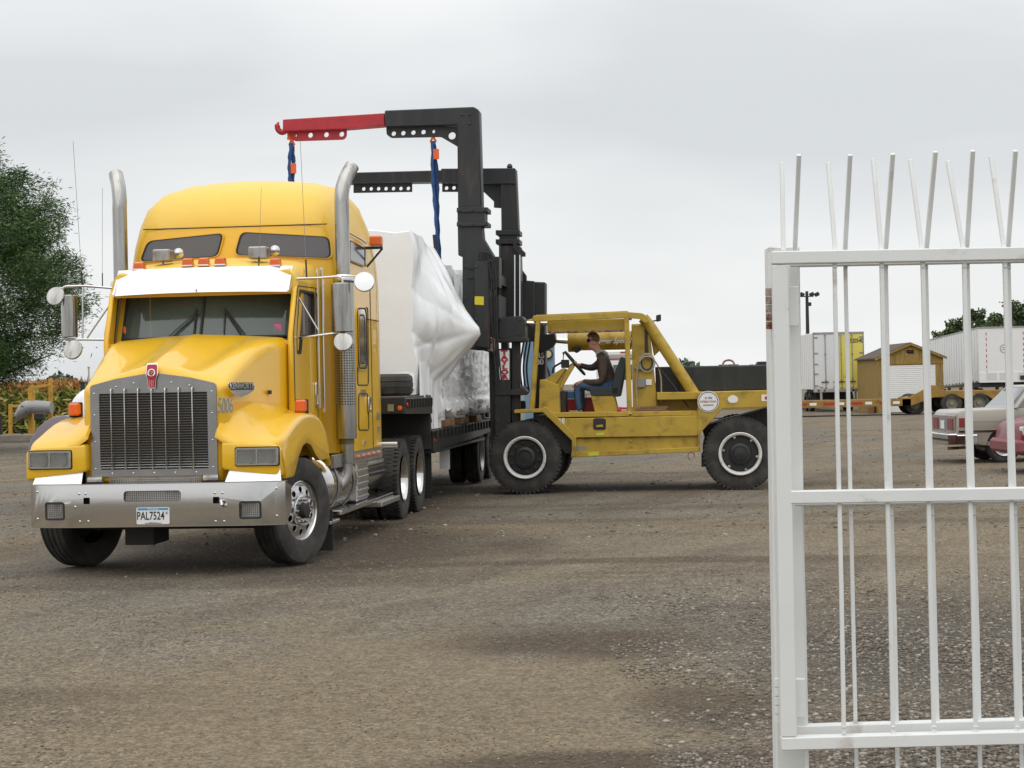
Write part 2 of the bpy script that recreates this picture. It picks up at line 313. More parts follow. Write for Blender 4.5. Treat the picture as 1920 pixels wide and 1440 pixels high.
    c = mixc(rng_(bw.outputs[0], .1, .95, 0, 1), mixc(1, c, mixc(fines, (.58, .58, .58), (.70, .70, .70)), 'MULTIPLY'), mixc(1, c, mixc(fines, (1.50, 1.47, 1.44), (1.30, 1.28, 1.26)), 'MULTIPLY'))
    sand = noise(mapping((1, 1, 1)), 130, 2, .8); c = mixc(rng_(sand, .35, .65, 0, 1), mixc(1, c, (.74, .74, .74), 'MULTIPLY'), mixc(1, c, (1.2, 1.2, 1.2), 'MULTIPLY'))
    vo2 = n.nodes.new('ShaderNodeTexVoronoi'); vo2.inputs['Scale'].default_value = 17; vo2.inputs['Randomness'].default_value = 1; L.new(P, vo2.inputs[0])
    bw2 = n.nodes.new('ShaderNodeRGBToBW'); L.new(vo2.outputs['Color'], bw2.inputs[0])
    spot = math_('MULTIPLY', rng_(bw2.outputs[0], .66, .72), rng_(vo2.outputs['Distance'], .30, .22)); c = mixc(math_('MULTIPLY', spot, mixc(fines, (.55,)*3, (.1,)*3)), c, (.40, .36, .31))
    c = mixc(1, c, (.82, .82, .78), 'MULTIPLY'); L.new(c, b.inputs['Base Color'])
    bp = n.nodes.new('ShaderNodeBump'); bp.inputs['Strength'].default_value = .75; bp.inputs['Distance'].default_value = .02
    h = math_('ADD', math_('MULTIPLY', fine, .5), math_('ADD', math_('MULTIPLY', fin2, .8), math_('MULTIPLY', bw.outputs[0], .35))); L.new(h, bp.inputs['Height']); L.new(bp.outputs[0], b.inputs['Normal'])
    return M
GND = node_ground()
# ground sheet: fine near the camera, out to the horizon
xs = [-3500, -600, -150, -60]+[-30+i*.5 for i in range(121)]+[60, 150, 600, 3500]; ys = [-300, -60, -10]+[i*.5 for i in range(0, 91)]+[50, 60, 80, 110, 160, 300, 800, 2000, 5000]
gv = []
for y in ys:
    for x in xs:
        z = 0
        if 5 < y < 45 and -30 < x < 30: z = .006*math.sin(x*1.3+y*.4)+.005*math.sin(y*1.9-x*.5)+.004*math.sin(x*3.1+1.7*y)-.004
        gv.append((x, y, z if z else -.004))
nx = len(xs); gf = [(j*nx+i, j*nx+i+1, (j+1)*nx+i+1, (j+1)*nx+i) for j in range(len(ys)-1) for i in range(nx-1)]
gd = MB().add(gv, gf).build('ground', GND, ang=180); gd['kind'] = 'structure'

# loose stones on the yard
def stones(name, N, areafn, smin, smax, M, seed):
    r = np.random.default_rng(seed); ico = bmesh.new(); bmesh.ops.create_icosphere(ico, subdivisions=1, radius=1); V = np.array([v.co for v in ico.verts]); F = np.array([[v.index for v in f.verts] for f in ico.faces]); ico.free()
    xy = areafn(r, N); N = len(xy); s = smin+(smax-smin)*r.random(N)**3.0
    sc3 = np.stack([s*(.8+.7*r.random(N)), s*(.7+.5*r.random(N)), s*(.40+.35*r.random(N))], 1); a = r.random(N)*2*PI
    P = V[None]*sc3[:, None]*(1+.28*(r.random((N, 12, 1))-.5)*2*.6); x = P[..., 0]*np.cos(a)[:, None]-P[..., 1]*np.sin(a)[:, None]; y = P[..., 0]*np.sin(a)[:, None]+P[..., 1]*np.cos(a)[:, None]
    gz = .006*np.sin(xy[:, 0]*1.3+xy[:, 1]*.4)+.005*np.sin(xy[:, 1]*1.9-xy[:, 0]*.5)+.004*np.sin(xy[:, 0]*3.1+1.7*xy[:, 1])-.004
    Q = np.stack([x+xy[:, :1], y+xy[:, 1:], P[..., 2]+(gz+sc3[:, 2]*.35)[:, None]], -1).reshape(-1, 3); FF = (F[None]+np.arange(N)[:, None, None]*12).reshape(-1)
    me = bpy.data.meshes.new(name); me.vertices.add(len(Q)); me.vertices.foreach_set('co', Q.ravel().astype(np.float32)); me.loops.add(len(FF)); me.loops.foreach_set('vertex_index', FF.astype(np.int32))
    me.polygons.add(N*20); me.polygons.foreach_set('loop_start', np.arange(0, N*60, 3).astype(np.int32)); me.update(calc_edges=True); me.materials.append(M)
    o = link(name, me); o['kind'] = 'stuff'; return o
def island_mat(name, stops, rough=.9):
    M = bpy.data.materials.new(name); M.use_nodes = True; n = M.node_tree; b = n.nodes['Principled BSDF']; b.inputs['Roughness'].default_value = rough; b.inputs['Specular IOR Level'].default_value = .3
    g = n.nodes.new('ShaderNodeNewGeometry'); r = n.nodes.new('ShaderNodeValToRGB'); r.color_ramp.elements[0].color = (*stops[0][1], 1); r.color_ramp.elements[0].position = stops[0][0]
    r.color_ramp.elements[1].color = (*stops[-1][1], 1); r.color_ramp.elements[1].position = stops[-1][0]
    for p, c in stops[1:-1]: e = r.color_ramp.elements.new(p); e.color = (*c, 1)
    n.links.new(g.outputs['Random Per Island'], r.inputs[0]); n.links.new(r.outputs[0], b.inputs['Base Color']); return M
STN = island_mat('mixed_gravel', [(0, (.11, .096, .08)), (.3, (.155, .135, .11)), (.55, (.19, .15, .115)), (.85, (.24, .215, .18)), (1, (.40, .37, .32))])
def wedge(y0, y1, w=.31, pw=1.6):
    def fn(r, N): y = y0+(y1-y0)*r.random(N)**pw; x = (r.random(N)*2-1)*y*w; k = (np.hypot((x+.7)/2.0, (y-9.9)/3.2)+.25*np.sin(x*3+y) > 1) | (r.random(N) < .10); return np.stack([x, y], 1)[k]
    return fn
def corner(r, N):
    y = 7.2+9*r.random(N)**1.3; x = .6+(y*.31-.6)*r.random(N); e = .7+.9*np.sin(y*1.7+x)*.5+(y-9)*.05
    k = (x > 1.0+.5*np.sin(y*2.1)+.35*np.sin(y*5+x*3)) | (r.random(N) < .22); k = (x > 1.15+.5*np.sin(y*2.1)+.35*np.sin(y*5+x*3)+.55*r.normal(size=N)); k &= (r.random(N) < np.clip((16.5-y)/5, .10, 1)); return np.stack([x, y], 1)[k]
def leftband(r, N):
    y = 8+10*r.random(N); x = -(y*.31)*r.random(N); k = np.sin(y*.8+x*1.3+.8)+.5*np.sin(x*2.7-y*.4) > .35; k &= np.hypot((x+.7)/2.1, (y-9.9)/3.3) > 1; return np.stack([x, y], 1)[k]
stones('gravel', 11000, wedge(7.3, 26), .002, .011, STN, 3); stones('gravel', 52000, corner, .004, .017, STN, 4); stones('gravel', 7000, leftband, .003, .012, STN, 5)
def allover(r, N): y = 7.4+10*r.random(N)**1.3; x = (r.random(N)*2-1)*y*.3; return np.stack([x, y], 1)
stones('gravel', 26000, allover, .0015, .007, STN, 8)
stones('gravel', 5000, wedge(20, 60, .31, 1.3), .010, .030, STN, 6)

# ------------------------------------------------------------------ foliage
def leaves_mesh(name, cen, nrm_len, width, M, parent=None, droop=.0, seed=1):
    r = np.random.default_rng(seed); N = len(cen); d = r.normal(size=(N, 3)); d[:, 2] = d[:, 2]*.6-droop; d /= np.linalg.norm(d, axis=1)[:, None]
    s = np.cross(d, r.normal(size=(N, 3))); s /= np.linalg.norm(s, axis=1)[:, None]; l = nrm_len*(.6+.8*r.random(N))[:, None]; w = width*(.6+.8*r.random(N))[:, None]
    P = np.stack([cen, cen+d*l*.5+s*w, cen+d*l, cen+d*l*.5-s*w], 1).reshape(-1, 3)
    me = bpy.data.meshes.new(name); me.vertices.add(len(P)); me.vertices.foreach_set('co', P.ravel().astype(np.float32)); me.loops.add(N*4); me.loops.foreach_set('vertex_index', np.arange(N*4, dtype=np.int32))
    me.polygons.add(N); me.polygons.foreach_set('loop_start', (np.arange(N)*4).astype(np.int32)); me.update(calc_edges=True); me.materials.append(M); return link(name, me, parent)
LEAF = island_mat('willow_leaves', [(0, (.026, .060, .015)), (.5, (.055, .115, .028)), (1, (.13, .19, .065))], .6)
LEAF2 = island_mat('tree_leaves', [(0, (.045, .075, .03)), (.6, (.08, .12, .045)), (1, (.14, .17, .08))], .65)
BARK = mat('bark', (.07, .055, .04), .9, var=.3, vscale=6, bump=.5, bscale=20)
def tree(label, base, h, rad, z0, nl, ll, lw, seed, leafm, group=None, sprays=110, droop=.2, squash=1.):
    r = np.random.default_rng(seed); t = thing('tree', label, 'tree', base, 0, group)
    mb = MB(); mb.tube([(0, 0, -.1), (.1, 0, h*.25), (.05, .1, h*.6), (.1, 0, h*.93)], [h*.028, h*.022, h*.012, h*.003], 8)
    for i in range(9):
        a = i*2.4; zz = h*(.2+.07*i); rr = rad*(.8-.05*i); mb.tube([(0, 0, zz), (math.cos(a)*rr*.5, math.sin(a)*rr*.5, zz+h*.06), (math.cos(a)*rr, math.sin(a)*rr, zz+h*.13)], [h*.012, h*.007, h*.002], 6)
    mb.build('trunk', BARK, t)
    pts = []
    for k in range(sprays):    # clumps: each a drooping spray of leaves around a twig
        u = r.random(); zc = z0+(h-z0)*u**.85; prof = math.sin(min(1, (1.04-u)*1.15+.02)*PI/2)**.8*(.40+.60*math.sin(min(1, u*2.2+.1)*PI/2)); R_ = rad*prof
        a = r.random()*2*PI; q = R_*(.35+.65*r.random()**.5); c = np.array([math.cos(a)*q, math.sin(a)*q, zc]); n_ = nl//sprays; L_ = rad*(.16+.13*r.random())
        out = np.array([math.cos(a)*.75, math.sin(a)*.75, .75-.5*r.random()]); tt = r.random((n_, 1))
        p = c+out*(tt-.3)*L_*1.9+r.normal(size=(n_, 3))*np.array([1, 1, .8*squash])*L_*(.52-.40*tt); pts.append(p)
    leaves_mesh('crown', np.concatenate(pts), ll, lw, leafm, t, droop, seed); return t
big = at(-40, 800, 56); tree('big dark green feathery tree at the left edge, behind the truck mirrors', (big.x-1.0, big.y, 0), 8.9, 4.1, 1.9, 210000, .17, .014, 11, LEAF, sprays=330, droop=.1)
# treeline beyond the yard (far off: a mass), plus single trees over the trailers
def band(name, x0, x1, y, h, N, seed, M, ll=.9, dens=None):
    r = np.random.default_rng(seed); x = x0+(x1-x0)*r.random(N); top = h*(.55+.35*np.sin(x*.11+seed)*np.sin(x*.043)+.25*np.sin(x*.37+seed)); top = np.clip(top, h*.25, h*1.2)
    z = top*r.random(N)**.7; yy = y+r.normal(size=N)*4; o = leaves_mesh(name, np.stack([x, yy, z], 1), ll, ll*.4, M, None, 0, seed); o['kind'] = 'stuff'; return o
HZT = island_mat('far_tree_foliage', [(0, (.07, .10, .075)), (1, (.12, .16, .11))])
band('distant_treeline', -260, -90, 620, 9, 22000, 2, HZT, 2.0); band('distant_treeline', 40, 260, 430, 8.5, 26000, 5, HZT, 1.3)
for i, (px, D, h, rad, lab) in enumerate([(1778, 150, 5.2, 1.9, 'small sparse tree showing first above the right white trailer roof'), (1800, 148, 5.9, 2.0, 'rounded green tree, second from the left above the right trailer'), (1829, 150, 6.9, 1.9, 'tallest pointed green tree, between the fence pickets above the right trailer'), (1868, 152, 6.3, 1.7, 'small round tree, third gap of pickets above the right trailer'), (1912, 140, 6.9, 2.6, 'dense green tree at the right edge above the trailer roof'), (1940, 142, 7.0, 2.8, 'green tree cut by the right edge above the trailer')]):
    p = at(px, 700, D); tree(lab, (p.x, p.y, 0), h, rad, 1.5, 5200, .26, .09, 20+i, LEAF2, sprays=46, droop=0)
# corn field
def corn():
    r = np.random.default_rng(9); N = 13000; y = 82+150*r.random(N)**1.6; x = -y*(.335-.17*r.random(N))+0; x = np.round(x/.76)*.76; k = (x > -y*.34) & (x < -y*.175); x = x[k]; y = y[k]; N = len(x); h = 1.75+.3*r.random(N)
    cen = []; 
    for i in range(9): cen.append(np.stack([x+r.normal(size=N)*.12, y+r.normal(size=N)*.12, h*(.12+.1*i)], 1))
    o = leaves_mesh('cornfield', np.concatenate(cen), .55, .06, island_mat('corn_leaves', [(0, (.12, .20, .03)), (.45, (.26, .30, .06)), (.75, (.42, .33, .10)), (1, (.52, .38, .16))]), None, -.2, 4); o['kind'] = 'stuff'
    o = leaves_mesh('cornfield', np.concatenate([np.stack([x+r.normal(size=N)*.1, y, h-.05+.25*r.random(N)], 1) for _ in range(3)]), .35, .035, island_mat('corn_tassels', [(0, (.30, .13, .04)), (1, (.46, .24, .09))]), None, -.9, 5); o['kind'] = 'stuff'
corn()
# ------------------------------------------------------------------ yellow tractor unit
T = Fr((-3.226, 17.837), -96)
truck = thing('semi_truck', 'glossy yellow semi truck tractor with tall sleeper and twin chrome exhaust stacks', 'truck', T.o, T.rz)
def tyre(R, ri, w, c=(0, 0, 0), n=48, lug=0, ax=1, groove=3):
    h = w/2; mb = MB(); pr = [(ri, -h*.72), (ri+.015, -h*.86), ((R+ri)/2, -h), (R-.05, -h*.97), (R-.018, -h*.9)]
    for g in range(groove): t = -h*.62+g*(h*1.24/(groove-1)); pr += [(R-.002, t-.014), (R-.014, t-.006), (R-.014, t+.006), (R-.002, t+.014)]
    pr += [(R-.018, h*.9), (R-.05, h*.97), ((R+ri)/2, h), (ri+.015, h*.86), (ri, h*.72)]; mb.lathe(pr, ax, c, n)
    if lug:
        for i in range(lug):
            a = 2*PI*i/lug; M = Matrix.Translation(c) @ Matrix.Rotation(a, 4, 'Y')
            for s in (-1, 1): mb.box((-.5*PI*R/lug, min(s*h*.50, s*h*.95), R-.03), (.5*PI*R/lug, max(s*h*.50, s*h*.95), R+.006), M)
            M = Matrix.Translation(c) @ Matrix.Rotation(a+PI/lug, 4, 'Y'); mb.box((-.45*PI*R/lug, -h*.36, R-.03), (.45*PI*R/lug, h*.36, R+.004), M)
    return mb
def steer_wheel(loc, rz, side):
    o = MB().lathe([(.285, -.04*side), (.30, .0), (.302, .105*side), (.285, .112*side), (.275, .10*side), (.268, .05*side)], 1, n=40).build('wheel', CHR, truck); o.location = loc; o.rotation_euler = (0, 0, rz)
    tyre(.52, .288, .29, n=56, groove=4).build('tyre', RUB, o)
    plate('rim', ALU, o, circ(0, 0, .272, 48), [circ(.205*math.cos(2*PI*(i+.5)/10), .205*math.sin(2*PI*(i+.5)/10), .032, 14) for i in range(10)], .012, lambda u, v, w: (u, side*(.082+(.272-math.hypot(u, v))*.22)+w, v))
    MB().lathe([(.0, .0), (.25, .0), (.25, -.01*side)], 1, (0, .02*side, 0), 24).build('brake_drum', BLK, o)
    MB().lathe([(.150, .10*side), (.148, .120*side), (.140, .126*side), (.08, .126*side), (.08, .10*side)], 1, n=32).build('hub', ALU, o)
    MB().lathe([(.078, .10*side), (.072, .16*side), (.06, .175*side), (.0, .178*side)], 1, n=24).build('hub_cap', BLK, o)
    for i in range(10):
        a = 2*PI*i/10; MB().lathe([(.015, .12*side), (.015, .148*side), (.0, .152*side)], 1, (.112*math.cos(a), 0, .112*math.sin(a)), 8).build('lug_nut', STK, o)
    return o
steer_wheel((0, 1.055, .52), math.radians(-19), 1); steer_wheel((0, -1.055, .52), math.radians(-19), -1)
def drive_wheel(loc, side):
    o = MB().lathe([(.288, .135*side), (.282, .13*side), (.262, .10*side), (.25, 0), (.24, -.03*side), (.15, -.035*side), (.145, .03*side), (.10, .06*side), (.0, .065*side)], 1, n=40).build('wheel', CHR, truck, ang=30); o.location = loc
    tyre(.52, .285, .27, n=48, lug=54, groove=2).build('tyre', RUB, o); tyre(.52, .285, .27, (0, -.31*side, 0), n=48, lug=40, groove=2).build('tyre', RUB, o)
    for i in range(10):
        a = 2*PI*i/10; MB().lathe([(.017, -.03*side), (.017, .01*side), (.0, .015*side)], 1, (.19*math.cos(a), 0, .19*math.sin(a)), 8).build('lug_nut', CHR, o)
for x in (-5.8, -7.1):
    for s in (1, -1): drive_wheel((x, 1.075*s, .52), s)
# chassis
cb = MB()
for s in (1, -1): cb.box((-7.9, .36*s-.04, .62), (1.0, .36*s+.04, .90))
for x in (-5.8, -7.1): cb.box((x-.11, -.95, .40), (x+.11, .95, .62))
cb.box((-.1, -1.0, .36), (.1, 1.0, .50)); cb.box((-1.2, -.32, .42), (.75, .32, 1.45)); cb.box((-2.2, -.3, .4), (-1.2, .3, 1.0)); cb.box((.85, -.6, .50), (1.05, .6, .84))
cb.box((-6.9, -.45, .9), (-5.9, .45, 1.12)); cb.build('chassis', BLK, truck, .008)
box('engine_guard', BLK, truck, (.2, -.40, .26), (.7, -.12, .5)); MB().lathe([(.03, -.9), (.03, .9)], 1, (.25, 0, .42), 8).build('tie_rod', BLK, truck)
# bumper: wide polished blade with swept-back ends and cut-outs
BX = 1.20; B0, B1, BZ0, BZ1 = -1.155, 1.255, .475, .862
def bump_map(u, v, w):
    e = max(0, abs(u-.05)-.80); return (BX-.5*e*e+w-.02*((v-.66)/.2)**2*.5, u, v)
holes = [rrect(-.24, .70, .30, .80, .03), rrect(-.62, .685, -.56, .745, .008), rrect(.60, .675, .66, .735, .008), rrect(-.98, .555, -.82, .69, .02), rrect(.86, .545, 1.03, .675, .02)]
# split into strips so that the blade can curve
bo = []
NB = 40
for i in range(NB+1): bo.append((B0+(B1-B0)*i/NB, BZ0))
for i in range(NB+1): bo.append((B1-(B1-B0)*i/NB, BZ1))
bp_ = plate('bumper', CHR, truck, bo, holes, .012, bump_map, cuts=[B0+(B1-B0)*i/NB for i in range(1, NB)])
b2 = MB()
def ret(z, d, dz):
    b2.loft([[bump_map(B0+(B1-B0)*i/24, z, w) for w in (.0, -d)]+[Vector(bump_map(B0+(B1-B0)*i/24, z, w))+Vector((0, 0, dz)) for w in (-d, 0)] for i in range(25)])
ret(BZ1-.004, .09, .012); ret(BZ0-.008, .07, .012)
b2.build('bumper_flange', CHR, truck, ang=30)
MB().prism([(BX-.09, BZ0), (BX-.09, BZ1), (BX-.34, BZ1-.05), (BX-.34, BZ0+.1)], 1, B1-.012, B1-.002).build('bumper_end', CHR, truck)
box('bumper_backing', BLK, truck, (1.02, -1.0, .50), (1.12, 1.0, .84))
MB().perf(lambda u, v: (1.175, -.24+.54*u, .70+.10*v), 26, 6, .30).build('mesh_insert', ALUD, truck)
MB().perf(lambda u, v: (1.01, -.44+.88*u, .865+.055*v), 40, 3, .30).build('mesh_insert', ALUD, truck)
for (a, c, z0, z1) in ((-.985, -.815, .55, .695), (.855, 1.035, .54, .68)):
    xx = bump_map((a+c)/2, .62, 0)[0]; g = MB().perf(lambda u, v: (xx-.012, a+(c-a)*u, z0+(z1-z0)*v), 10, 8, .32); g.build('fog_light_grille', ALUD, truck)
    plate('fog_light_frame', BLK, truck, rrect(a-.012, z0-.012, c+.012, z1+.012, .025), [rrect(a+.004, z0+.004, c-.004, z1-.004, .015)], .012, lambda u, v, w: (bump_map(u, v, w)[0]+.008, u, v))
for y, z in [(-.66, .78), (-.60, .78), (-.66, .525), (-.58, .525), (.62, .77), (.69, .77), (.62, .51), (.70, .51), (-.7, .66), (1.18, .8), (1.18, .55), (-1.08, .8), (-1.08, .55)]:
    x = bump_map(y, z, 0)[0]; MB().lathe([(.012, x-.005), (.012, x+.008), (.006, x+.013), (0, x+.013)], 0, (0, y, z), 8).build('bolt', CHR, truck)
MB().tube([(1.22, .665, .70), (1.26, .69, .70), (1.27, .70, .67), (1.24, .71, .65), (1.2, .70, .66)], .012, 8).build('tow_hook', CHR, truck)
# licence plate
lp = plate('license_plate', WHITE, truck, rrect(-.117, .495, .193, .648, .012), [], .004, lambda u, v, w: (BX+.016+w, u, v))
FN = lambda ox, oy, oz: (lambda u, v, w: (ox+w, oy+u, oz+v))
MB().box((BX+.0185, -.105, .622), (BX+.0195, .182, .643)).build('plate_band', BLUEP, lp); MB().box((BX+.0185, -.04, .499), (BX+.0195, .12, .507)).build('plate_band', BLUEP, lp)
text('plate_lettering', 'PAL7524', BLKI, lp, .105, FN(BX+.020, .016, .568), .002, w=.68, bold=.0012); text('plate_lettering', 'X', BLKI, lp, .035, FN(BX+.020, .168, .595), .002); text('plate_lettering', 'Minnesota', WHITE, lp, .024, FN(BX+.0205, .04, .634), .002)
text('plate_lettering', '10000 lakes', GREYI, lp, .018, FN(BX+.0215, .04, .507), .002)
# hood: loft from grille shell to cowl
def hood_sec(t):
    x = [1.0, .975, .93, .80, .55, .2, -.15, -.45, -.62][t]
    w = [.60, .655, .69, .70, .725, .77, .83, .89, .93][t]; ze = [1.70, 1.755, 1.785, 1.85, 1.955, 2.09, 2.19, 2.225, 2.235][t]; zc = [1.86, 1.925, 1.955, 1.985, 2.05, 2.13, 2.21, 2.265, 2.28][t]
    k = [0, 0, .0, .015, .035, .05, .045, .02, .0][t]   # depth of the valleys between the crest lines
    R_ = [.03, .05, .07, .09, .10, .11, .12, .12, .12][t]; zb = [.90, .87, .865, .865, .865, .865, .9, .95, 1.0][t]
    pts = [(x, -w, zb), (x, -w, 1.2), (x, -w, 1.5), (x, -w, ze-R_)]
    for j in range(1, 5): a = j/5*PI/2; pts.append((x, -w+R_*(1-math.cos(a)), ze-R_+R_*math.sin(a)))
    for j in range(0, 25):
        s = -1+j/12; yy = s*(w-R_); z = ze+(zc-ze)*(1-abs(s)**1.3); v = math.exp(-((abs(s)-.52)/.24)**2)*k*1.6; cen = math.exp(-(s/.10)**2)*min(k*.8, .03)
        pts.append((x, yy, z-v+cen))
    for j in range(4, 0, -1): a = j/5*PI/2; pts.append((x, w-R_*(1-math.cos(a)), ze-R_+R_*math.sin(a)))
    pts += [(x, w, ze-R_), (x, w, 1.5), (x, w, 1.2), (x, w, zb)]
    return pts
MB().loft([hood_sec(t) for t in range(9)], True, True).build('hood', YEL, truck, ang=50)
# grille surround + louvres + bars
GO = [(-.60, .925), (.60, .925), (.60, 1.775), (.35, 1.835), (0, 1.885), (-.35, 1.835), (-.60, 1.775)]
plate('grille_surround', SURR, truck, roundpoly(GO, .03), [rrect(-.515, .99, .515, 1.70, .015)], .02, lambda u, v, w: (1.012+w, u, v))
box('radiator_core', BLK, truck, (.955, -.55, .96), (1.003, .55, 1.74), 0)
for i in range(30):
    z = 1.0+i*.0238; o = link('louver', bpy.data.meshes['louver'] if 'louver' in bpy.data.meshes else None, truck) if 'louver' in bpy.data.meshes else MB().prism([(.0, .0), (.022, .006), (.024, .011), (.0, .009)], 1, -.515, .515).build('louver', ALU, truck)
    o.location = (1.002, 0, z)
for i in range(7):
    y = -.515+1.03*(i+.95)/8; MB().tube(smooth([(1.02, y, .995), (1.052, y, .995), (1.052, y, 1.735), (1.02, y, 1.745)], .02, 3), .0065, 6).build('grille_bar', CHR, truck)
rv = MB()
for (y, z) in [(-.56, z) for z in (1.0, 1.25, 1.5, 1.7)]+[(.56, z) for z in (1.0, 1.25, 1.5, 1.7)]+[(y, .955) for y in (-.4, -.2, 0, .2, .4)]+[(-.35, 1.76), (-.18, 1.79), (.18, 1.79), (.35, 1.76)]: rv.lathe([(.011, 1.02), (.009, 1.028), (0, 1.03)], 0, (0, y, z), 8)
rv.build('rivet', CHR, truck)
# emblem
em = plate('emblem', RED, truck, roundpoly([(-.045, 1.96), (.045, 1.96), (.05, 1.87), (.033, 1.82), (.03, 1.745), (-.03, 1.745), (-.033, 1.82), (-.05, 1.87)], .015), [], .02, lambda u, v, w: (1.045+w-.25*max(0, v-1.86), u, v))
plate('emblem_rim', CHR, em, roundpoly([(-.052, 1.975), (.052, 1.975), (.058, 1.87), (.04, 1.82), (.037, 1.737), (-.037, 1.737), (-.04, 1.82), (-.058, 1.87)], .015), [], .012, lambda u, v, w: (1.040+w-.25*max(0, v-1.86), u, v))
for k in (-.016, 0, .016): MB().box((1.055, k-.002, 1.75), (1.058, k+.002, 1.815)).build('emblem_stripe', CHR, em)
plate('emblem_ring', CHR, em, circ(0, 1.885, .036), [circ(0, 1.885, .028)], .006, lambda u, v, w: (1.058+w-.25*max(0, v-1.86), u, v)); text('emblem_lettering', 'KW', CHR, em, .036, lambda u, v, w: (1.056+w, u, 1.885+v), .004)
# side badge, fleet number, small vent
def hside(x): return .83-.10*x
def hs(px, py):
    q = T.pl(px, py, 1, .80); return (q.x, q.z)
bpts = [hs(441, 717), hs(472, 717), hs(476, 731), hs(468, 739), hs(457, 745), hs(447, 738), hs(443, 730)]
bd = plate('side_badge', CHR, truck, roundpoly(bpts, .03), [], .008, lambda u, v, w: (u, hside(u)+.012+w, v))
b0, b1 = hs(443, 718), hs(474, 730); bc = (b0[0]+b1[0])/2; bz = (b0[1]+b1[1])/2-.0
plate('badge_band', BLKI, bd, rrect(min(b0[0], b1[0]), bz-.035, max(b0[0], b1[0]), bz+.035, .01), [], .004, lambda u, v, w: (u, hside(u)+.020+w, v))
text('badge_lettering', 'KENWORTH', CHR, bd, .075, lambda u, v, w: (bc-u, hside(bc-u)+.024+w, bz+v), .003, w=abs(b1[0]-b0[0])/.40, bold=.0012)
n0, n1 = hs(427, 762), hs(449, 762); nc = (n0[0]+n1[0])/2
text('fleet_number', '5006', GREYI, truck, .20, lambda u, v, w: (nc-u, hside(nc-u)+.006+w, n0[1]+v), .004, shear=.15, w=abs(n1[0]-n0[0])/.42, bold=.003)
box('side_marker', BLK, truck, (-.12, hside(-.1)-.01, 1.66), (-.04, hside(-.1)+.012, 1.70))
# fenders
def fender(s, part='fender'):
    st = [(1.108, 1.20, .62), (1.07, 1.225, .62), (1.0, 1.25, .62), (.9, 1.275, .62), (.75, 1.315, .64), (.6, 1.36, .66), (.4, 1.415, .70), (.2, 1.45, .74), (0, 1.468, .78), (-.2, 1.472, .80), (-.4, 1.465, .84), (-.6, 1.44, .86), (-.8, 1.38, .88), (-.95, 1.28, .90), (-1.04, 1.15, .92), (-1.08, 1.0, .93)]
    rings = []
    for x, z, yi in st:
        yo = 1.215 if x < .9 else 1.215-.12*((x-.9)/.23)**2; r_ = .06
        d = .66; arch = .52+math.sqrt(max(.0, d*d-x*x)) if abs(x) < d else 0
        if x < -.5: arch = max(arch, .52+math.sqrt(max(.01, .66**2-min(.65, abs(x)*.86)**2)))
        zl = (max(.88, arch) if x < .96 else z-.13) if x > -.2 else max(arch, .98-.0*x) ; zl = min(zl, z-.1)
        kf = max(0, min(1, (x+.1)/.9))*max(0, min(1, (1.13-x)/.32)); zi = z+.10+.14*kf
        up = [(x, s*yi, zi), (x, s*(yi+.10), z+.03+.15*kf), (x, s*(yi+.22), z+.07*kf), (x, s*(yo-r_), z)]
        up += [(x, s*(yo-r_+r_*math.sin(a)), z-r_+r_*math.cos(a)) for a in (PI/8, PI/4, 3*PI/8, PI/2)]
        up += [(x, s*yo, (z-r_+zl)/2), (x, s*(yo+.012), zl+.02), (x, s*(yo), zl)]
        lo = [(p[0], p[1]-s*.025 if i > 3 else p[1], p[2]-.03 if i < 8 else p[2]+.0) for i, p in enumerate(up)]
        rings.append(up+[(a, b-s*.02, c) for a, b, c in lo[::-1]])
    return MB().loft(rings, True, True)
for s in (1, -1): fender(s).build('fender', YEL, truck, ang=50)
# wheel-well liners and front fender faces that hold the headlights
for s in (1, -1):
    y0, y1 = (.66, 1.20) if s > 0 else (-1.20, -.62)
    fo = [(y0, .98), (y1, .90), (y1, 1.17), ((y0+y1)/2+.2*s, 1.215), (y0, 1.235)] if s > 0 else [(y0, .90), (y1, .98), (y1, 1.235), ((y0+y1)/2+.2*s, 1.215), (y0, 1.17)]
    MB().prism(fo, 0, .70, 1.115).build('headlight_housing', YEL, truck, .03, seg=3)
    h0, h1 = (.835, 1.185) if s > 0 else (-1.185, -.835+.17)
    h0, h1 = (.80, 1.20) if s > 0 else (-1.16, -.76)
    hl = plate('headlight', CHR, truck, rrect(h0, 1.015, h1, 1.175, .02), [rrect(h0+.015, 1.03, (h0+h1)/2-.006, 1.16, .012), rrect((h0+h1)/2+.006, 1.03, h1-.015, 1.16, .012)], .03, lambda u, v, w: (1.125+w, u, v))
    for a, c in ((h0+.02, (h0+h1)/2-.01), ((h0+h1)/2+.01, h1-.02)):
        MB().lathe([(.0, .0), (.03, .002), (.055, .008), (.072, .017)], 0, (1.1195, (a+c)/2, 1.095), 20).build('reflector', REFL, hl)
        box('lens', GLC, hl, (1.1385, a, 1.032), (1.1405, c, 1.158), 0); box('lamp_cavity', REFL, hl, (1.1165, a-.008, 1.028), (1.1185, c+.008, 1.162), 0)
    plate('headlight_trim', RUBD, hl, rrect(h0-.010, 1.005, h1+.010, 1.185, .02), [rrect(h0+.01, 1.025, h1-.01, 1.165, .012)], .012, lambda u, v, w: (1.114+w, u, v))
